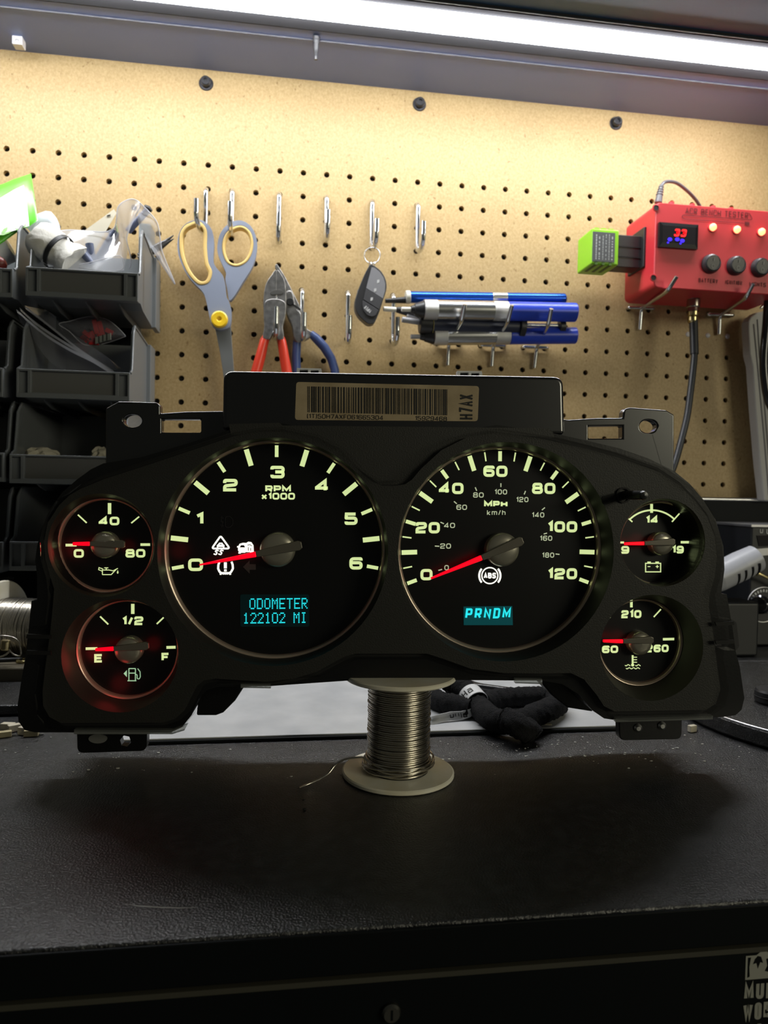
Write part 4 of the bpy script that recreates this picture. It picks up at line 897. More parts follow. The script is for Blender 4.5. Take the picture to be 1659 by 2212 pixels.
part(ribbon([(120, 500), (150, 497), (190, 499), (225, 501), (243, 495), (252, 478)], [(88, 565), (120, 580), (160, 584), (200, 586), (240, 588), (268, 584)], -.100, -.122), 'bag_sheet', m_bag, bag)
part(ribbon([(252, 478), (252, 460), (258, 443), (272, 433), (290, 431), (302, 437)], [(268, 584), (276, 540), (275, 515), (283, 490), (292, 472), (300, 455)], -.105, -.112), 'bag_sheet', m_bag, bag)
part(ribbon([(302, 437), (318, 455), (338, 480), (345, 510), (350, 545), (378, 613)], [(296, 470), (302, 490), (312, 505), (322, 528), (342, 560), (375, 608)], -.105, -.108), 'bag_flap', m_bag, bag)
rim([(120, 500), (150, 497), (190, 499), (225, 501), (246, 493), (252, 470), (254, 450), (265, 437), (285, 430), (302, 438), (300, 452), (285, 478), (277, 500), (274, 520), (283, 560), (280, 580)], -.104, .0005, 'bag_edge', m_edge, bag)
rim([(302, 438), (322, 458), (340, 482), (346, 515), (352, 548), (378, 613), (362, 590), (342, 560), (328, 535), (312, 508)], -.106, .0005, 'bag_edge', m_edge, bag)
rim([(172, 572), (215, 562), (260, 553), (264, 582), (220, 585), (170, 578)], -.1235, .0004, 'bag_edge', m_edge, bag)
mb = MB(); c = W(266, 492, -.1065); mb.text('S', lambda u, v: c + V((u * .8 - v * .5, 0, v)), .0045, .006, .0005); mb.text('C', lambda u, v: c + V((u * .9, 0, v - .0065)), .0045, .005, .0005)
part(mb, 'bag_marker_writing', m_ink, bag)
m_slate = M('slate_blue_sleeve', (.09, .11, .19), .45)
for k, ((x0, y0), (x1, y1), r_, Y, lb) in enumerate((((172, 538), (198, 572), .0038, -.112, 'slate sleeve tilted beside the black rubber band inside the bag'), ((193, 527), (199, 562), .0036, -.108, 'upright slate sleeve in the middle of the milky bag'), ((212, 562), (250, 500), .0040, -.098, 'long slate sleeve leaning right inside the milky bag'), ((276, 500), (318, 455), .0032, -.090, 'slate sleeve under the loop of the milky bag'))):
    t = thing('plastic_sleeve', lb, 'sleeve', W(x0, y0, Y), 'slate sleeves in the topmost bin'); a, b = W(x0, y0, Y), W(x1, y1, Y)
    part(MB().lathe(a, b - a, [(r_ * .7, .004), (r_ * .7, 0), (r_, 0), (r_, (b - a).length), (.0001, (b - a).length)], 18), 'sleeve_body', m_slate, t)
tw = thing('tweezers', 'steel tweezer tips poking out right of the topmost bin', 'tweezers', W(340, 525, -.045))
for dy in (-3, 3):
    part(MB().tube([W(300, 556 + dy, -.05), W(345, 532 + dy, -.045), W(358, 524 + dy * .7, -.045), W(375, 512 + dy * 1.3, -.045)], [.0030, .0028, .0020, .0004], 8), 'prong', M('dark_tool_steel', (.09, .09, .095), .3, .8), tw)
part(MB().tube([W(312, 448, -.045), W(322, 452, -.045), W(328, 456, -.045)], [.0030, .0032, .0012], 12), 'black_cap', MATS['black_rubber'], tw)
# second bin: folded bags and a fuse bag
fb = thing('folded_clear_bags', 'folded clear bags leaning diagonally across the second bin', 'bag', W(130, 750, -.11))
part(ribbon([(35, 668), (60, 690), (100, 722), (150, 752), (200, 777), (241, 803)], [(48, 706), (64, 722), (90, 760), (118, 790), (150, 806), (180, 812)], -.128, -.118), 'bag_sheet', m_bag2, fb)
part(ribbon([(53, 660), (80, 680), (120, 712), (165, 748), (205, 775), (245, 800)], [(100, 670), (122, 690), (150, 716), (190, 742), (230, 770), (262, 796)], -.112, -.090), 'bag_sheet', m_bag2, fb)
for pts, Y in (([(35, 668), (45, 676), (60, 690), (100, 722), (150, 752), (200, 777), (241, 803)], -.128), ([(53, 660), (80, 680), (120, 712), (165, 748), (205, 775), (245, 800)], -.112), ([(42, 664), (70, 690), (115, 722), (160, 750), (205, 776)], -.122)):
    part(ribbon(pts, [(x + 3, y + 8) for x, y in pts], Y, Y - .004, 3, .0006), 'bag_fold', clear_mat('bag_fold_film', (.9, .9, .95), gl_rough=.2, haze=.55, haze_col=(.8, .82, .92), top=1.0), fb)
def pillow(outline, Y, bulge, name, mat, par):
    o = catmull([(x, y, 0) for x, y in outline], 4); cx = sum(p.x for p in o) / len(o); cy = sum(p.y for p in o) / len(o); rr = random.Random(2)
    for sg in (1, -1):
        rings = []
        for f in (1, .85, .6, .3, .02):
            rings.append([W(cx + (p.x - cx) * f, cy + (p.y - cy) * f, Y - sg * bulge * (1 - f * f) * (.8 + .4 * rr.random())) for p in o])
        part(MB().rings(rings), name, mat, par)
fz = thing('fuse_bag', 'small clear bag of red fuses in the second bin', 'bag', W(200, 715, -.085))
FO = [(127, 700), (150, 694), (175, 687), (200, 684), (235, 692), (268, 722), (265, 729), (225, 742), (190, 746), (172, 738), (150, 716)]
pillow(FO, -.085, .006, 'bag_film', m_bag2, fz)
part(MB().tube(catmull([W(x, y, -.085) for x, y in FO], 4), .0004, 5, closed=True), 'bag_edge', m_edge, fz)
m_fuse = M('red_fuse_plastic', (.50, .02, .02), .3)
NTH = ['tallest red fuse', 'red fuse leaning right of the tallest', 'red fuse at the right corner', 'red fuse under the tallest', 'red fuse at the left of the heap', 'lowest red fuse on the left', 'red fuse lying flat at the bottom', 'red fuse beside the silver terminal']
for k, (x0, y0, x1, y1) in enumerate(((203, 690, 210, 722), (214, 694, 222, 724), (228, 712, 244, 720), (196, 716, 206, 740), (180, 716, 196, 728), (176, 726, 190, 738), (192, 740, 214, 741), (212, 722, 222, 734))):
    a, b = W(x0, y0, -.086), W(x1, y1, -.086); t = thing('blade_fuse', NTH[k] + ' in the small clear bag', 'fuse', a, 'red fuses in the clear bag')
    d = (b - a) / 2; nrm = V((-d.z, 0, d.x)).normalized() * .0021
    part(MB().obox((a + b) / 2, d, nrm, (0, .0012, 0)), 'fuse_body', m_fuse, t, bevel=.0004); part(MB().obox(b + d * .25, d * .25, nrm * .6, (0, .0003, 0)), 'blade', m_steel, t)
a, b = W(206, 736, -.090), W(240, 727, -.090); t = thing('terminal_block', 'silver terminal strip in front of the red fuses', 'connector', a)
part(MB().obox((a + b) / 2, (b - a) / 2, V((0, 0, .0032)), (0, .001, 0)), 'strip_body', M('pale_terminal_metal', (.42, .44, .40), .35, .6), t, bevel=.0003)
for f in (.25, .5, .75): part(MB().obox(a.lerp(b, f) + V((0, -.0012, 0)), V((.0004, 0, 0)), V((0, 0, .003)), (0, .0003, 0)), 'rib', M('dark_hole_steel'), t)
for k, (x0, x1, y, lb) in enumerate(((52, 128, 982, 'crumpled beige lump at the left of the third bin'), (198, 240, 980, 'crumpled beige lump beside the cluster bracket in the third bin'))):
    c = W((x0 + x1) / 2, y + 6, -.118); rr = random.Random(k); hw = (W(x1, y, -.118) - W(x0, y, -.118)).length / 2
    bm = bmesh.new(); bmesh.ops.create_icosphere(bm, subdivisions=3, radius=1)
    for v in bm.verts: v.co *= .82 + .36 * rr.random()
    mb = MB(); mb.add([c + V((v.co.x * hw, v.co.y * .012, v.co.z * .0085)) for v in bm.verts], [[v.index for v in f.verts] for f in bm.faces], False); bm.free()
    solo(mb, 'crumpled_paper', M('beige_crumple', (.52, .48, .38), .8, bump=(200, .6, .001)), c, lb, 'paper', 'beige lumps in the third bin')
# left bin: green packet and tubes
m_green = M('lime_packet_film', (.13, .62, .035), .28, bump=(60, .4, .001))
gp = thing('green_packet', 'lime green foil packet with white label leaning in the left edge bin', 'packet', W(20, 460, -.115))
PY = lambda y: -.070 - (y - 376) / 184 * .058
GO = [(-70, 420), (-30, 410), (12, 395), (30, 387), (67, 375), (70, 395), (82, 476), (62, 490), (40, 500), (0, 528), (-30, 545), (-70, 560)]
o_ = [V((x, y, 0)) for x, y in GO]
mb = MB(); rings = []
for f, b in ((1, 0), (.93, .002), (.8, .004), (.4, .006), (.02, .0065)): rings.append([W(5 + (p.x - 5) * f, 465 + (p.y - 465) * f, PY(465 + (p.y - 465) * f) - b) for p in o_])
mb.rings(rings); rings = [[W(5 + (p.x - 5) * f, 465 + (p.y - 465) * f, PY(465 + (p.y - 465) * f) + .0001 + b) for p in o_] for f, b in ((1, 0), (.8, .003), (.02, .005))]; mb.rings(rings)
part(mb, 'packet_film', m_green, gp)
part(MB().prism([W(x, y, PY(y) - .0072) for x, y in ((-70, 455), (-20, 440), (0, 428), (30, 410), (51, 400), (58, 428), (59, 450), (63, 488), (40, 495), (0, 508), (-30, 518), (-70, 535))], (0, .0004, 0)), 'packet_label', M('white_label', (.80, .80, .79), .5), gp)
m_leaf = M('green_leaf_print', (.20, .45, .08), .5); mb = MB()
for pts in ([(2, 503), (8, 494), (17, 490), (15, 498), (8, 504)], [(30, 491), (36, 494), (44, 493), (52, 488), (56, 481), (55, 489), (47, 496), (36, 497)], [(-4, 508), (10, 503), (24, 498), (22, 502), (8, 508)]): mb.poly([W(x, y, PY(y) - .0076) for x, y in pts])
part(mb, 'leaf_print', m_leaf, gp)
mb = MB()
for x0, y0, x1, y1, t_ in ((34, 415, 52, 408, 1.6), (-2, 448, 6, 445, 1.4), (18, 447, 23, 446, 1), (0, 461, 19, 453, 2.4), (34, 460, 46, 452, 1.2), (10, 484, 22, 481, 1)):
    mb.prism([W(a_, b_, PY(b_) - .0076) for a_, b_ in ((x0, y0), (x1, y1), (x1, y1 + t_), (x0, y0 + t_))], (0, 0, 0))
part(mb, 'label_print', M('grey_print', (.35, .35, .33), .6), gp)
wt = thing('white_tube', 'white tube lying in the left edge bin under the green packet', 'tube', W(5, 545, -.10))
part(MB().tube([W(-40, 560, -.105), W(15, 536, -.10), W(22, 533, -.10)], [.013, .013, .008], 20), 'tube_body', M('white_bottle_plastic'), wt)
solo(MB().tube([W(-30, 580, -.12), W(6, 568, -.122), W(12, 566, -.122)], [.006, .006, .003], 14), 'red_cap', M('dark_red_plastic', (.16, .02, .015), .4), W(-5, 572, -.12), 'dark red rounded cap at the left edge under the white tube', 'cap')

# ================================================================== KEY FOB
zk = lambda pts, Y: zp(pts, 740, 560, 6.38, Y)
fob = thing('key_fob', 'glossy grey remote key fob on a split ring', 'key fob', W(800, 630, -.035))
FB = [(395, 70), (440, 90), (520, 150), (580, 240), (608, 340), (600, 440), (560, 560), (510, 720), (455, 850), (425, 885), (360, 890), (300, 850), (225, 775), (180, 690), (172, 600), (185, 520), (215, 420), (250, 330), (300, 210), (350, 115), (378, 75)]
part(MB().prism(zk(c2(FB, 3), -.040), (0, .013, 0), smooth_side=True), 'fob_shell', M('black_fob_plastic', (.03, .03, .032), .35), fob, bevel=.002, seg=3)
WN = [(400, 110), (440, 115), (510, 170), (565, 250), (590, 340), (585, 440), (555, 540), (325, 395), (345, 320), (372, 220)]
part(MB().prism(zk(WN, -.0412), (0, .001, 0)), 'display_window', M('grey_glossy_window', (.24, .24, .255), .15, spec=.8), fob)
part(MB().prism(zk([(322, 402), (552, 548), (500, 690), (290, 555)], -.0411), (0, .001, 0)), 'lock_button', M('charcoal_button', (.05, .05, .055), .45), fob, bevel=.0003)
part(MB().prism(zk([(283, 565), (495, 700), (455, 775), (400, 790), (340, 770), (285, 700), (272, 620)], -.0411), (0, .001, 0)), 'unlock_button', M('charcoal_button'), fob, bevel=.0003)
mb = MB(); 
def zkp(x, y, Y=-.0415): return zp([(x, y)], 740, 560, 6.38, Y)[0]
c = zkp(348, 690); e1 = (zkp(308, 653) - zkp(388, 727)); wv = e1.length; e1.normalize(); e2 = V((-e1.z, 0, e1.x)); e2 = V((e1.z, 0, -e1.x)) if e2.z > 0 else e2
mb.text('VIPER', lambda u, v: c + e1 * u + e2 * v, wv, .0040, .0007, gap=.3)
for x, y in ((400, 550), (448, 425), (490, 305)):
    c0 = zkp(x, y); mb.poly([c0 + V((-.0012, 0, -.002)), c0 + V((.0012, 0, -.001)), c0 + V((.0014, 0, .002)), c0 + V((-.001, 0, .0015))])
part(mb, 'fob_print', M('pale_fob_print', (.5, .5, .5), .5), fob)
part(MB().tube(zk([(262, 400), (225, 440), (205, 500), (215, 440), (255, 395)], -.038), .0012, 8), 'side_button', m_bin, fob)
rg = part(MB().torus(W(804, 552, -.028), (0.25, 1, 0), .0085, .0006, 40, 8), 'split_ring', m_zinc, fob)
for x in (800, 807): part(MB().torus(W(x, 572, -.031), (1, .3, 0), .0030, .0006, 20, 6), 'ring_link', m_zinc, fob)

# ================================================================== PENCIL SHAPED TOOLS ON DOUBLE HOOKS
def double_hook(name_lab, cx, cy, x0, x1, tip, bot, bend, grp='double prong hooks on the pegboard', yt=-.078):
    t = thing('double_hook', name_lab, 'hook', W(cx, cy, -.004), grp)
    a, b = W(x0, cy - 1, -.0045), W(x1, cy + 1, -.0045)
    part(MB().tube(fillet([a + V((0, .009, 0)), a, b, b + V((0, .009, 0))], .002), .0021, 10), 'crossbar', m_zinc, t)
    m_ = W(cx, cy, -.0075)
    tp = W(*tip, yt - .010); mid = W(*bend, yt)
    part(MB().tube(fillet([W(*bot, -.0035), m_ + V((0, .002, -.004)), m_, mid, tp], [0, .004, .006, .012, 0]), .0022, 10), 'arm', m_zinc, t)
    return t
for cx, cy, x0, x1, tip, bot, bend, lb in ((970, 741, 945, 995, (1004, 657), (967, 789), (997, 692), 'left of the three double hooks under the blue and silver tools'), (1066, 746, 1040, 1091, (1106, 659), (1062, 791), (1097, 694), 'middle double hook, crossing where silver meets blue'), (1160, 750, 1132, 1183, (1191, 667), (1154, 795), (1184, 702), 'right of the three double hooks, crossing the blue barrels'),
                                    (1387, 665, 1360, 1412, (1462, 597), (1382, 712), (1442, 628), 'double hook holding the left end of the red tester box'), (1557, 680, 1532, 1584, (1627, 613), (1553, 722), (1611, 643), 'double hook holding the red tester box near the picture edge')):
    double_hook(lb, cx, cy, x0, x1, tip, bot, bend, yt=-.0895 if cx > 1300 else -.070)
m_blu = M('blue_anodised_barrel', (.015, .09, .55), .25, .75)
m_blu2 = M('blue_plastic_barrel', (.020, .055, .50), .32)
m_sil = M('satin_aluminium', (.66, .66, .66), .25, 1.0)
m_knl = M('knurled_aluminium', (.60, .60, .60), .4, 1.0, bump=(1800, .8, .0006))
m_blk = M('black_tool_plastic', (.018, .018, .02), .4)
m_tip = M('ivory_nozzle', (.72, .70, .62), .4)
def rod(p, q, r_, name, mat, par, n=24, r1=None): return part(MB().cyl(p, q, r_, r1, n), name, mat, par, bevel=min(.0008, r_ * .3))
pen = thing('blue_pen_tool', 'slim bright blue metal pen tool with silver band, topmost on the hooks', 'pen', W(1050, 645, -.030))
Yp = -.030
rod(W(885, 642, Yp), W(1219, 646, Yp), .0062, 'barrel', m_blu, pen); rod(W(876, 642, Yp), W(886, 642, Yp), .0070, 'collar', m_tip, pen)
rod(W(1062, 644, Yp), W(1094, 644.5, Yp), .0067, 'band', m_sil, pen); rod(W(832, 650, Yp), W(877, 648, Yp), .0022, 'nozzle', m_blk, pen, r1=.0036); rod(W(1219, 646, Yp), W(1222, 646, Yp), .0062, 'end_cap', m_blu, pen, r1=.004)
def pump(lab, xs, ys, Y, r_, tipx, tipc, tipm):
    x0, xm, x1 = xs; y0, ym, y1 = ys; t = thing('desoldering_pump', lab, 'solder pump', W(xm, ym, Y), 'silver and blue pumps')
    P = lambda x: W(x, y0 + (y1 - y0) * (x - x0) / (x1 - x0), Y)
    rod(P(x0), P(xm), r_, 'silver_barrel', m_sil, t, 32); rod(P(xm), P(x1), r_ * .98, 'blue_barrel', m_blu2, t, 32)
    rod(P(x0), P(x0 + 30), r_ * 1.012, 'knurled_grip', m_knl, t, 32); rod(P(xm - 32), P(xm), r_ * 1.012, 'knurled_grip', m_knl, t, 32)
    rod(P(x0 - 20), P(x0), r_ * .55, 'front_cone', m_blk, t, 24, r_ * .92); rod(P(tipx + 20), P(x0 - 18), r_ * .36, 'nozzle_neck', m_blk, t, 16, r_ * .5)
    rod(P(tipx), P(tipx + 27), .0024, 'nozzle_tip', tipm, t, 14); return t
pump('silver and blue pump lying in front, its white nozzle left', (915, 1096, 1243), (669, 672, 675), -.055, .0103, 867, 0, m_tip)
pump('silver and blue pump lowest on the hooks, partly behind the arms', (936, 1100, 1243), (727, 726, 725), -.040, .0092, 887, 0, M('grey_nozzle', (.30, .30, .32), .4))
bt_ = thing('black_tool', 'dark navy barrelled tool with steel rod between the two pumps', 'tool', W(1020, 703, -.046)); Yb_ = -.044
rod(W(925, 701, Yb_), W(1120, 707, Yb_), .0085, 'barrel', M('navy_black_barrel', (.018, .022, .045), .4), bt_); rod(W(906, 700, Yb_), W(932, 701, Yb_), .0100, 'grip_end', m_blk, bt_); rod(W(1120, 707, Yb_), W(1132, 708, Yb_), .0115, 'grip_end', m_blk, bt_)
rod(W(932.5, 701, Yb_), W(934, 701, Yb_), .0102, 'ring', M('olive_ring', (.35, .30, .10), .4), bt_)
rod(W(1130, 702, Yb_), W(1212, 704, Yb_), .0022, 'steel_rod', m_sil, bt_, 12); rod(W(1207, 706, Yb_), W(1219, 706, Yb_), .0072, 'end_knob', m_blk, bt_, 20)
rod(W(868, 690, Yb_), W(906, 696, Yb_), .0030, 'nozzle', M('grey_nozzle'), bt_, 14)
hp = thing('desoldering_pump', 'black necked nozzle with ivory tip pointing left behind the front pump', 'solder pump', W(880, 668, -.034))
rod(W(828, 667, -.036), W(856, 669, -.036), .0026, 'nozzle_tip', m_tip, hp, 14); rod(W(856, 669, -.036), W(905, 676, -.036), .0030, 'nozzle_neck', m_blk, hp, 16, .0070); rod(W(878, 682, -.036), W(905, 684, -.036), .0036, 'knurled_grip', m_knl, hp)

# ================================================================== RED TESTER BOX
m_redb = M('red_printed_plastic', (.62, .030, .042), .45, bump=(900, .25, .0003))
m_redd = M('engraved_dark_red', (.16, .006, .010), .6)
YF, YB = -.085, -.014
tb = thing('bench_tester', 'red bench tester box with display, three lit lamps and black switches', 'tester', W(1550, 540, YB))
tl = W(1425, 437, YF); bl_ = W(1406, 620, YF); x0 = (tl.x + bl_.x) / 2 - .0005; z1, z0 = tl.z, bl_.z; x1 = x0 + .158
def rrect(x0, x1, z0, z1, r, Y): return [V((p.x, Y, p.z)) for p in fillet([V((x0, 0, z0)), V((x1, 0, z0)), V((x1, 0, z1)), V((x0, 0, z1))], r, True, 6)]
mb = MB(); rs = [rrect(x0 + d, x1 - d, z0 + d, z1 - d, r, y) for d, r, y in ((.0008, .006, YF), (0, .0065, YF + .001), (0, .0065, YF + .016), (-.0, .0070, YB - .006), (.0035, .006, YB))]
mb.rings(rs, smooth=False); mb.poly(rs[0]); mb.poly(rs[-1][::-1])
part(mb, 'box_shell', m_redb, tb)
def TF(x, y, d=.0004): return W(x, y, YF - d)
def tset(mb, s_, cx, cy, wpx, hpx, t, **k):
    c = TF(cx, cy); q = .00046; mb.text(s_, lambda u, v: c + V((u, 0, v)), wpx * q, hpx * q, t * q, **k)
mb = MB(); tset(mb, 'ACR BENCH TESTER', 1549, 460.5, 157, 14, 2.0, r=.1, gap=.3)
tset(mb, 'BATTERY', 1530, 606.5, 49, 10, 1.9, r=.1, gap=.3); tset(mb, 'IGNITION', 1585, 610.5, 42, 10, 1.9, r=.1, gap=.4); tset(mb, 'LIGHTS', 1637, 614.5, 42, 10, 1.9, r=.1, gap=.3)
q3 = [V((p.x, p.z)) for p in fillet([V((p.x, 0, p.z)) for p in [TF(1618, 460), TF(1627, 475), TF(1474, 464.5), TF(1474, 471.5), TF(1480, 473), TF(1612, 482.5)]], [0, .002, .0018, .0018, .001, 0])]
mb.stroke(q3, .0007, lambda u, v: V((u, YF - .0004, v)))
mb.poly([TF(1609, 479), TF(1619, 480), TF(1619, 487), TF(1609, 486)])
part(mb, 'engraved_lettering', m_redd, tb)
for x, y in ((1417, 449), (1411, 600)): part(MB().lathe(TF(x, y, 0), (0, -1, 0), [(.0030, .0009), (.0039, .0007), (.0040, 0)], 20), 'screw_boss', m_redb, tb) ; part(MB().lathe(TF(x, y, .0003), (0, -1, 0), [(.00001, .0003), (.0029, .0003), (.0029, 0)], 20), 'screw_hole', m_deep, tb)
for x in (1450, 1495, 1540, 1578): part(MB().cyl(W(x, 441 + (x - 1450) * .1, -.05) + V((0, 0, -.001)), W(x, 441 + (x - 1450) * .1, -.05) + V((0, 0, .002)), .003, n=12), 'vent_nub', m_redb, tb)
# display
ca, cb = TF(1421, 482, 0), TF(1503, 541, 0); dx0, dx1, dz1, dz0 = ca.x, cb.x, ca.z, cb.z
mb = MB(); r0 = [V((dx0, YF, dz0)), V((dx1, YF, dz0)), V((dx1, YF, dz1)), V((dx0, YF, dz1))]; r1 = [p + V((0, -.0035, 0)) for p in r0]
i_ = .0035; r2 = [V((dx0 + i_, YF - .0045, dz0 + i_ * 1.2)), V((dx1 - i_, YF - .0045, dz0 + i_ * 1.2)), V((dx1 - i_, YF - .0045, dz1 - i_)), V((dx0 + i_, YF - .0045, dz1 - i_))]
mb.rings([r0, r1, r2], smooth=False); bez = part(mb, 'display_bezel', M('black_glossy_bezel', (.015, .015, .016), .18), tb)
scn = part(MB().prism([p + V((0, -.0001, 0)) for p in r2], (0, 0.0005, 0)), 'display_screen', M('dark_smoked_screen', (.008, .006, .009), .5, spec=.15), tb)
mb = MB(); c = TF(1470, 503, .0049); mb.text('33', lambda u, v: c + V((u + v * .2, 0, v)), .0135, .0082, .0020, r=.15, gap=.25); part(mb, 'red_readout', M('lit_red_digits', (.5, 0, 0), .5, emit=(1, .008, .012), es=1.5), scn)
mb = MB()
for x, y in ((1447, 517), (1463, 517), (1474, 520)): mb.poly([TF(x + 5.0 * math.cos(a), y + 4.2 * math.sin(a), .0049) for a in [2 * math.pi * i / 14 for i in range(14)]])
for x, y in ((1443, 524), (1470, 526)): mb.poly([TF(x + 2.4 * math.cos(a), y + 2.2 * math.sin(a), .00495) for a in [2 * math.pi * i / 10 for i in range(10)]])
part(mb, 'blue_readout', M('lit_blue_digits', (0, 0, .5), .5, emit=(.05, .01, 1.0), es=1.2), scn)
for x, y in ((1538, 492), (1590, 497), (1643, 502)):
    o = TF(x, y, 0); ld = part(MB().lathe(o, (0, -1, 0), [(.0050, 0), (.0048, .0012), (.0040, .0014)], 24), 'lamp_bezel', m_redb, tb)
    part(MB().lathe(o, (0, -1, 0), [(.0039, .0008), (.0037, .003), (.0026, .0046), (.0012, .0054), (.00001, .0056)], 20, sharp=False), 'lit_lamp', M('lit_red_lamp', (1, .3, .2), .4, emit=(1.0, .27, .11), es=3.6), ld)
for x, y in ((1534, 571), (1588, 575), (1640, 579)):
    o = TF(x, y, 0); sw = part(MB().lathe(o, (0, -1, 0), [(.0102, 0), (.0102, .002), (.0092, .0055), (.0078, .0065), (.0072, .0048)], 36), 'switch', M('black_switch_plastic', (.035, .035, .037), .32), tb)
    rk = part(MB().prism([o + V((.0072 * math.cos(a), -.0058 - .0016 * math.sin(a), .0072 * math.sin(a))) for a in [2 * math.pi * i / 28 for i in range(28)]], (0, .003, 0)), 'rocker', M('grey_rocker', (.11, .11, .115), .3), sw)
    mb = MB(); mb.stroke([V((0, .0016)), V((0, .0046))], .0008, lambda u, v: o + V((u, -.0067 - v * .22, v))); mb.stroke([V((.0018 * math.cos(a), -.0034 + .0018 * math.sin(a))) for a in [2 * math.pi * i / 16 for i in range(16)]], .0005, lambda u, v: o + V((u, -.0063 - v * .22, v)), True)
    part(mb, 'switch_mark', M('pale_fob_print'), sw)
# side socket and plug in relay
sk = part(MB().box((x0 - .0025, -.066, W(1372, 586, -.05).z), (x0 + .002, -.030, W(1372, 500, -.05).z)), 'side_socket', m_blk, tb, bevel=.001)
rl = thing('relay', 'lime green relay plugged into the left side of the red box', 'relay', W(1295, 535, -.05))
fa, fb_ = W(1279, 492, -.066), W(1336, 574, -.066)
gx0, gx1, gz1, gz0 = fa.x, fb_.x, fa.z, fb_.z
part(MB().box((gx0, -.066, gz0), (gx1, -.028, gz1)), 'relay_case', M('lime_relay_plastic', (.26, .62, .02), .35), rl, bevel=.002)
for k in range(3):
    part(MB().box((gx0 + .004 + k * .008, -.064, gz1), (gx0 + .009 + k * .008, -.038, gz1 + .0012)), 'case_ridge', MATS['lime_relay_plastic'], rl); part(MB().box((gx0 + .004 + k * .008, -.0664, gz0 - .0004), (gx0 + .007 + k * .008, -.040, gz0 + .0035)), 'case_notch', M('dark_green_shade', (.05, .13, .01), .5), rl)
la, lb_ = W(1281, 500, -.0665), W(1327, 567, -.0665)
lp_ = part(MB().box((la.x, -.0667, lb_.z), (lb_.x, -.0658, la.z)), 'relay_label', M('dark_grey_label', (.07, .075, .08), .5), rl)
mb = MB(); rr = random.Random(4)
for k, (fx, t_) in enumerate(((.16, .0012), (.30, .0012), (.46, .0007), (.60, .0007), (.74, .0007), (.88, .0013))):
    xx_ = la.x + (lb_.x - la.x) * fx; zz = lb_.z + .002
    while zz < la.z - .004:
        l_ = .001 + .002 * rr.random(); mb.poly([V((xx_ - t_ / 2, -.0669, zz)), V((xx_ + t_ / 2, -.0669, zz)), V((xx_ + t_ / 2, -.0669, zz + l_)), V((xx_ - t_ / 2, -.0669, zz + l_))]); zz += l_ + .0006 + (.002 * rr.random() if k % 2 else 0)
part(mb, 'label_print', M('pale_label_print', (.4, .42, .42), .5), lp_)
pa, pb_ = W(1336, 508, -.058), W(1376, 580, -.058)
pl = part(MB().box((gx1 - .0005, -.060, pb_.z), (x0 - .0022, -.040, pa.z)), 'plug_block', m_blk, rl, bevel=.0008)
for f in (.3, .62): part(MB().box((gx1 + .001, -.0606, pb_.z + (pa.z - pb_.z) * f), (x0 - .003, -.0599, pb_.z + (pa.z - pb_.z) * f + .0012)), 'plug_groove', m_deep, rl)
# power cord on top
cdt = thing('power_cord', 'thin grey power cord looping out of the top of the red box', 'cord', W(1424, 432, -.05))
part(MB().tube([W(1422, 438, -.05), W(1424, 425, -.05), W(1427, 410, -.05), W(1429, 400, -.05)], [.0042, .0036, .0028, .0024], 14), 'strain_relief', M('grey_cord_plastic', (.11, .11, .12), .4), cdt)
for k in range(4): part(MB().torus(W(1424.5 + k * 1.2, 421 - k * 5.5, -.05), (.15, 0, 1), .0034 - k * .0003, .0006, 16, 6), 'relief_ring', M('grey_cord_plastic'), cdt)
part(MB().tube(catmull([W(x, y, Y) for x, y, Y in ((1429, 401, -.05), (1435, 394, -.048), (1447, 392, -.042), (1463, 396, -.034), (1482, 410, -.026), (1500, 428, -.016), (1512, 446, -.0065), (1518, 462, -.0060))], 6, False), .0019, 10), 'cord', M('grey_cord_plastic'), cdt)
# aviation plug and cable below
dc = thing('down_cable', 'black cable hanging from the metal plug under the red box', 'cable', W(1497, 700, -.05))
a, b = W(1499, 634, -.05), W(1497, 674, -.05); dn = (b - a).normalized()
part(MB().lathe(a, dn, [(.0050, 0), (.0072, .001), (.0072, .006), (.0064, .007), (.0072, .008), (.0072, .015), (.0060, .016), (.0064, .020)], 24), 'threaded_plug', M('nickel_plug', (.42, .38, .32), .25, 1.0), dc)
part(MB().lathe(b, dn, [(.0062, 0), (.0062, .004), (.0048, .005), (.0056, .0062), (.0056, .010), (.0046, .0125)], 6), 'clamp_nut', M('brass_nut', (.60, .50, .26), .25, 1.0), dc)
pts = [W(1498, 694, -.05), W(1499, 730, -.052), W(1500, 765, -.055), W(1497, 800, -.058), W(1491, 850, -.062), W(1484, 900, -.066), W(1472, 950, -.070), W(1458, 1000, -.075), W(1440, 1050, -.08), W(1425, 1120, -.085), W(1415, 1200, -.10)]
part(MB().tube(catmull(pts, 5, False), .0036, 12), 'cable_jacket', M('black_cable_jacket', (.022, .024, .028), .4), dc)
part(MB().tube([W(1498, 692, -.05), W(1500, 765, -.055)], .0046, 12), 'cable_boot', MATS['black_cable_jacket'], dc)
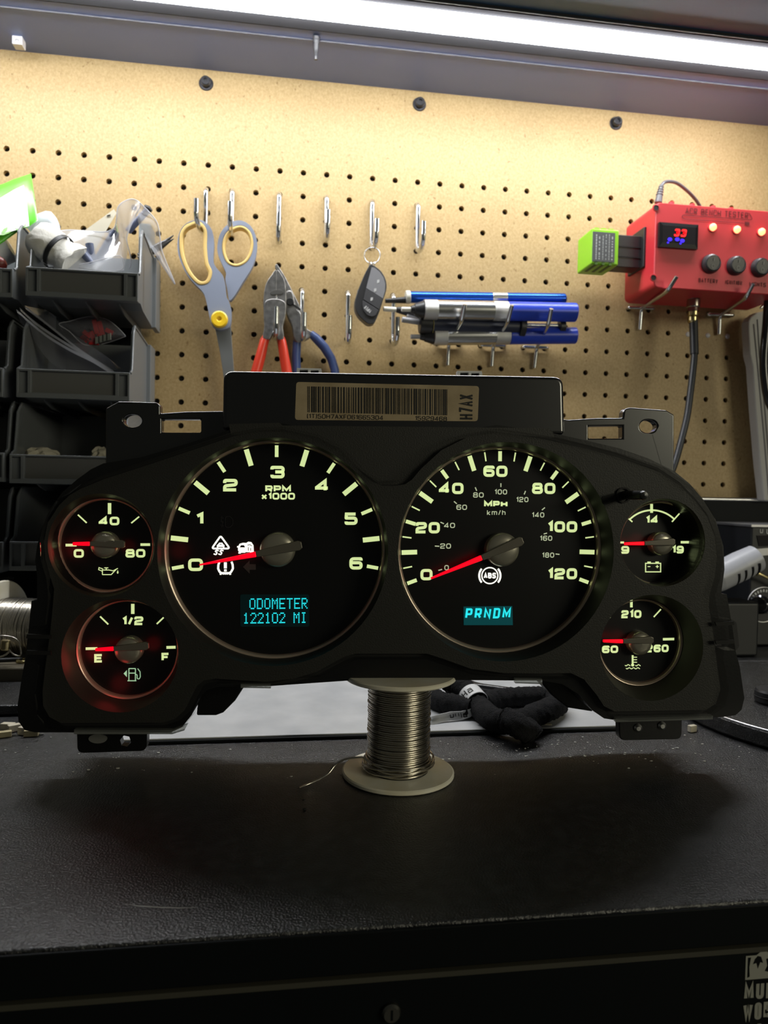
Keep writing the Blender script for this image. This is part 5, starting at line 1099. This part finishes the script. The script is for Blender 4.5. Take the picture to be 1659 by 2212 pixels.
# ================================================================== RIGHT END: trim strip, cord, soldering station
ts = thing('side_cover_strip', 'pale grey grooved plastic cover leaning at the right end of the pegboard', 'cover', W(1650, 1080, -.03))
TS = [(1617, 715), (1617, 694), (1622, 684), (1634, 675), (1659, 670), (1720, 672), (1760, 1082), (1651, 1082), (1642, 1000), (1632, 880), (1626, 790), (1620, 765)]
part(MB().prism([W(x, y, -.030) for x, y in TS], (0, .014, 0)), 'cover_body', M('pale_grey_cover', (.40, .39, .37), .55), ts, bevel=.002)
for pts in ([(1628, 700), (1634, 762), (1642, 850), (1652, 960), (1661, 1070)], [(1636, 690), (1641, 770), (1652, 880), (1662, 1000)]):
    part(MB().tube([W(x, y, -.0302) for x, y in pts], .0008, 6), 'groove', M('groove_grey', (.16, .155, .15), .6), ts)
tc_ = thing('thick_cord', 'thick glossy black cord hanging at the right picture edge', 'cord', W(1655, 700, -.06))
part(MB().tube(catmull([W(x, y, -.062) for x, y in ((1668, 600), (1660, 645), (1656, 700), (1650, 770), (1652, 820), (1662, 870), (1690, 920))], 6, False), .0045, 14), 'cord_jacket', M('glossy_black_cord', (.015, .015, .017), .2), tc_)
part(MB().tube([W(1662, 654, -.045), W(1650, 658, -.045), W(1643, 666, -.045)], .0016, 8), 'cord_clip', m_zinc, tc_)
m_dev = M('dark_device_case', (.010, .011, .013), .45)
YD = -.105
sd = thing('soldering_station', 'dark soldering station with a chrome knob behind the right of the cluster', 'soldering station', W(1650, 1390, -.07))
da, db = W(1624, 1138, YD), W(1624, 1380, YD)
part(MB().box((da.x, YD, .001), (da.x + .16, -.022, da.z)), 'case', m_dev, sd, bevel=.002)
part(MB().box((da.x - .001, YD - .001, da.z), (da.x + .161, -.021, da.z + .0022)), 'top_edge', M('bright_trim', (.60, .60, .62), .3, .9), sd)
part(MB().prism([W(x, y, YD - .0012) for x, y in ((1625, 1187), (1700, 1180), (1700, 1196), (1650, 1200), (1632, 1204), (1632, 1210), (1625, 1210))], (0, .002, 0)), 'silver_band', M('bright_trim'), sd)
part(MB().prism([W(x, y, YD - .0008) for x, y in ((1635, 1157), (1700, 1155), (1700, 1178), (1640, 1180))], (0, .001, 0)), 'display_window', M('dark_smoked_screen'), sd)
mb = MB(); c = W(1645, 1147, YD - .0006); mb.text('U', lambda u, v: c + V((u, 0, v)), .0035, .0045, .0008); c4 = W(1659, 1148, YD - .0006); mb.text('U', lambda u, v: c4 + V((u, 0, v)), .0035, .0055, .0010)
part(mb, 'front_print', M('white_front_print', (.7, .72, .75), .5), sd)
ko = W(1648, 1306, YD); dial = part(MB().lathe(ko, (0, -1, 0), [(.00001, .0006), (.0180, .0006), (.0190, 0)], 48), 'knob_dial', m_blk, sd)
mb = MB()
for k in range(22):
    a = math.radians(-50 + k * 12.8); e = V((math.cos(a), 0, math.sin(a))); s_ = V((-math.sin(a), 0, math.cos(a))); c = ko + V((0, -.0009, 0)) + e * .0150
    mb.add([c - e * .0014 - s_ * .0009, c + e * .0014 - s_ * .0009, c + e * .0014 + s_ * .0009, c - e * .0014 + s_ * .0009], [(0, 1, 2, 3)])
part(mb, 'dial_ticks', M('white_front_print'), dial)
part(MB().torus(ko + V((0, -.0008, 0)), (0, 1, 0), .0186, .0006), 'dial_rim', M('bright_trim'), dial)
kd = V((-.75, -.65, .12)).normalized()
part(MB().lathe(ko + V((0, -.001, 0)), kd, [(.0095, 0), (.0100, .004), (.0098, .012), (.0080, .013), (.0080, .022), (.0072, .024), (.00001, .0245)], 32), 'knob', M('smoky_chrome_knob', (.14, .14, .15), .12, 1.0), sd)
part(MB().tube([W(1632, 1237, YD - .012), W(1640, 1240, YD - .014), W(1662, 1250, YD - .012), W(1700, 1268, YD - .012)], [.0036, .0022, .0018, .0018], 10), 'brass_tip_rod', M('brass_nut'), sd)
hg = thing('hot_air_handle', 'pale grey slotted hot air handle resting behind the right cluster edge', 'hot air gun', W(1595, 1230, -.13))
h0, h1 = W(1520, 1262, -.135), W(1632, 1206, -.135); hd = (h1 - h0).normalized()
part(MB().lathe(h0, hd, [(.006, 0), (.0125, .006), (.0145, .015), (.0150, (h1 - h0).length * .7), (.0138, (h1 - h0).length), (.00001, (h1 - h0).length + .001)], 32), 'handle_body', M('pale_handle_plastic', (.45, .46, .50), .4), hg)
u, w = frame_of(hd)
for k in range(4):
    c = h0 + hd * ((h1 - h0).length * (.50 + .13 * k)); pts = [c + (V((0, -1, 0)) * math.cos(a) + V((0, 0, 1)) * math.sin(a)) * .01515 - hd * .004 * math.sin(a) for a in [math.radians(-75 + 12 * j) for j in range(7)]]
    part(MB().tube(pts, .0012, 8), 'vent_slot', m_deep, hg)
part(MB().box((h0.x - .01, -.150, 0), (h1.x - .004, -.118, min(h0.z, h1.z) - .016)), 'rest_block', m_dev, hg, bevel=.003)
bc = thing('braided_cable', 'black braided cable running right from behind the cluster', 'cable', B(1600, 1395))
part(MB().tube(catmull([B(x, y, .006) for x, y in ((1520, 1395), (1560, 1392), (1600, 1388), (1640, 1378), (1700, 1360))], 6, False), .0052, 14), 'cable_sleeve', M('braided_black_sleeve', (.03, .03, .033), .4, bump=(900, .9, .001)), bc)
rb_ = thing('round_stand_base', 'round black stand base with bright rim at the right edge', 'stand', (.690, -.337, 0))
part(MB().lathe((.694, -.338, .0003), (0, 0, 1), [(.119, 0), (.121, .002), (.121, .0105), (.1195, .0125), (.00001, .0127)], 96), 'base_disc', m_black, rb_)
part(MB().torus((.694, -.338, .0120), (0, 0, 1), .1200, .0009, 96), 'bright_rim', M('bright_trim'), rb_)
pk = B(1668, 1516, .0135)
part(MB().lathe(pk, (0, 0, 1), [(.0110, 0), (.0115, .001), (.0115, .0075), (.0105, .009), (.00001, .009)], 32), 'rubber_puck', MATS['black_rubber'], rb_)
part(MB().torus(pk + V((0, 0, .004)), (0, 0, 1), .0116, .0004, 32), 'puck_groove', m_deep, rb_)
solo(MB().obox(B(1610, 1455, .001), (B(1625, 1460, .001) - B(1597, 1451, .001)) / 2, V((.0006, .002, 0)), (0, 0, .0006)), 'steel_strip', M('bright_trim'), B(1610, 1455), 'thin bright steel strip lying right of the cluster edge', 'strip')

# ================================================================== FUZZY WIRING LOOM
m_fuzz = M('black_fleece_tape', (.018, .018, .019), .95, bump=(1400, 1.0, .0015), spec=.2)
lm = thing('wiring_loom', 'black fleece wrapped wiring loom with white tags on the pale mat', 'wiring loom', B(1110, 1560, .003))
def loom(pts, r_, name='fleece_sleeve'):
    return part(MB().tube(catmull(pts, 10, False), r_, 22, wob=.20), name, m_fuzz, lm)
loom([B(x, y, z) for x, y, z in ((968, 1474, .018), (990, 1480, .018), (1008, 1494, .016), (1022, 1510, .013), (1038, 1530, .0105), (1062, 1552, .010), (1090, 1560, .010), (1125, 1558, .012), (1155, 1545, .0125), (1190, 1530, .012), (1205, 1519, .011), (1190, 1508, .010), (1150, 1506, .0095), (1105, 1508, .009), (1070, 1512, .009), (1045, 1520, .009))], [.0070] + [.0075] * 149 + [.007])
loom([B(x, y, z) for x, y, z in ((930, 1505, .009), (955, 1517, .0095), (985, 1524, .0095), (1018, 1532, .009))], .0072)
loom([B(x, y, z) for x, y, z in ((1090, 1553, .014), (1120, 1568, .012), (1142, 1580, .007), (1150, 1590, .004))], .0075)
m_tag = M('white_tag', (.72, .73, .73), .5)
pA, pB = B(1014, 1501, .0148), B(1030, 1519, .0118); dA = (pB - pA).normalized()
mb = MB().lathe(pA, dA, [(.0086, 0), (.0089, .0004), (.0089, (pB - pA).length), (.0086, (pB - pA).length + .0003)], 32)
tg = part(mb, 'wrap_tag', m_tag, lm)
cx_ = (CAM - pA).normalized(); cx_ = (cx_ - dA * cx_.dot(dA)).normalized(); sd_ = dA.cross(cx_)
mb = MB()
def onwrap(u, v):
    a = u / .0091; return (pA + pB) / 2 + dA * v + (cx_ * math.cos(a) + sd_ * math.sin(a)) * .00905
mb.text('Ha', lambda u, v: onwrap(-u, -v), .0085, .0062, .0009, r=.1, gap=.3)
part(mb, 'tag_print', m_ink, tg)
fl = []
for x, y, z in ((930, 1556, .0030), (950, 1551, .0042), (972, 1546, .0050), (995, 1545, .0046), (1015, 1540, .0060), (1032, 1528, .0090)):
    fl.append([B(x, y + 10, z * .55 + .0015) , B(x, y, z + .0015), B(x + 1, y - 8, z + .0045)])
fl = [[r_[0], r_[1], r_[2]] for r_ in fl]
mb = MB().rings(fl, closed_ring=False); flg = part(mb, 'flag_tag', m_tag, lm)
md = flg.modifiers.new('thick', 'SOLIDIFY'); md.thickness = .0003
fc = B(1000, 1543, .0068); fe = (B(962, 1549, .0066) - B(1024, 1538, .0085)); fw = fe.length; fe.normalize(); fv = V((0, 0, -1)) - fe * V((0, 0, -1)).dot(fe); fv = (fv.normalized() + V((0, -.6, 0))).normalized(); fn_ = (CAM - fc).normalized() * .0012
mb = MB(); mb.text('s Plug', lambda u, v: fc + fn_ + fe * u + fv * v, fw * .9, .0046, .0006, r=.12, gap=.35); part(mb, 'flag_print', m_ink, flg)
gc = thing('glossy_cable', 'glossy black cable crossing the pale mat behind the loom', 'cable', B(1100, 1492, .004))
part(MB().tube(catmull([B(x, y, .0065) for x, y in ((1000, 1470), (1030, 1482), (1080, 1490), (1130, 1497), (1190, 1508), (1260, 1515))], 6, False), .0030, 12), 'cable_jacket', MATS['glossy_black_cord'], gc)

# ================================================================== LEFT: lying spool, tray, bits
SL = V((.0570, -.170, .0392))
lsax = V((.968, -.248, .0)).normalized()
LS, lu, lw = spool('wire_spool', 'white wire spool lying on its side at the left picture edge', SL, lsax, .0385, .060, .0245, .0007, 38)
for lp_pts in (((-30, 1380), (0, 1374), (25, 1376), (40, 1386), (45, 1404), (44, 1416), (30, 1414), (18, 1402)), ((19, 1400), (20, 1406), (14, 1413), (0, 1419), (-20, 1424))):
    part(MB().tube(catmull([W(x, y, -.212) for x, y in lp_pts], 6, False), .0006, 8), 'wire_end', m_wire, LS)
bp_ = W(13, 1383, -.220)
solo(MB().lathe(bp_, (-.12, 0, -1), [(.00001, 0), (.0030, 0), (.0032, .0008), (.0032, .0068), (.0028, .0075), (.00001, .0075)], 20), 'brass_ferrule', M('brass_nut'), bp_, 'small brass ferrule hanging by the lying spool', 'ferrule')
tr = thing('tool_tray', 'dark flat tray with a brown upper board left of the cluster foot', 'tray', B(20, 1530, 0))
ty0 = B(20, 1547, 0).y
part(MB().box((-.12, ty0, .0003), (.128, -.225, .0075)), 'tray_base', m_black, tr, bevel=.0015)
part(MB().box((-.12, -.2245, .0003), (.120, -.190, .018)), 'brown_board', M('brown_board', (.10, .085, .055), .6, var=(40, (.07, .06, .04), (.13, .11, .07))), tr, bevel=.002)
part(MB().torus(V((.088, -.206, .0190)), (0, 0, 1), .0055, .0014, 24), 'brass_eyelet', M('brass_nut'), tr)
part(MB().tube([V((-.05, -.215, .0195)), V((.03, -.212, .0195)), V((.085, -.203, .0195))], .0016, 8), 'black_lead', MATS['black_cable_jacket'], tr)
lt = thing('black_probe', 'thin black probe lying across the top of the lying spool', 'probe', W(5, 1247, -.17))
part(MB().tube([W(-60, 1258, -.13), W(0, 1251, -.13), W(22, 1247, -.13), W(29, 1249, -.13)], [.0012, .0014, .0026, .0012], 12), 'probe_rod', m_blk, lt)
m_gold = M('pale_gold_terminal', (.62, .54, .32), .35, .4); m_cream = M('cream_terminal', (.66, .60, .46), .45)
BITS = [(12, 1592, .0034, .0018, 20, m_gold, 'gold terminal bit nearest the left picture edge'), (17, 1577, .0040, .0022, -12, m_cream, 'cream terminal bit behind the gold one at the left edge'), (30, 1580, .0036, .0022, 35, m_cream, 'cream terminal bit third from the left edge'),
        (54, 1587, .0040, .0024, -25, m_cream, 'pinkish cream terminal bit just left of the cluster corner'), (68, 1590, .0042, .0020, 5, m_gold, 'gold terminal bit touching the cluster corner'), (1495, 1581, .0028, .0022, 15, m_cream, 'cream terminal bit alone right of the right mounting tab'), (1183, 1575, .0026, .0018, -10, m_cream, 'cream terminal bit in front of the fleece loom')]
for x, y, l_, h_, a_, mt, lb in BITS:
    o = B(x, y, .0); t = thing('terminal_bit', lb, 'connector', o, 'small terminal bits on the worktop'); a = math.radians(a_); e = V((math.cos(a), math.sin(a), 0)); f = V((-math.sin(a), math.cos(a), 0))
    part(MB().obox(o + V((0, 0, h_ + .0002)), e * l_, f * l_ * .55, (0, 0, h_)), 'terminal_body', mt, t, bevel=.0004); part(MB().obox(o + e * l_ * 1.3 + V((0, 0, .0008)), e * l_ * .4, f * .0006, (0, 0, .0004)), 'pin', m_sil, t)
# loose dust and solder crumbs
mb = MB(); rr = random.Random(9)
for k in range(170):
    if k < 120: x, y = rr.uniform(950, 1640), rr.gauss(1612, 22)
    elif k < 150: x, y = rr.uniform(0, 330), rr.uniform(1585, 1670)
    else: x, y = rr.uniform(330, 780), rr.uniform(1600, 1680)
    if y < 1586 or y > 1700: continue
    o = B(x, y, .0003); r_ = .00022 + .00045 * rr.random() ** 3
    bm = bmesh.new(); bmesh.ops.create_icosphere(bm, subdivisions=1, radius=r_)
    mb.add([o + V((v.co.x * (1 + rr.random()), v.co.y, v.co.z * .6)) for v in bm.verts], [[v.index for v in f.verts] for f in bm.faces]); bm.free()
solo(mb, 'dust_specks', M('pale_dust', (.55, .55, .52), .7), (.4, -.4, 0), 'pale dust and solder specks scattered over the worktop', 'dust', kind='stuff')
for x, y, r_, lb in ((656, 1728, .0006, 'black crumb nearer the loose wire end'), (658, 1748, .0008, 'black crumb further from the loose wire end')):
    o = B(x, y, .0006); mb = MB(); bm = bmesh.new(); bmesh.ops.create_icosphere(bm, subdivisions=2, radius=r_)
    mb.add([o + V((v.co.x * 1.3, v.co.y, v.co.z * .7)) for v in bm.verts], [[v.index for v in f.verts] for f in bm.faces]); bm.free()
    solo(mb, 'crumb', m_deep, o, lb, 'crumb')
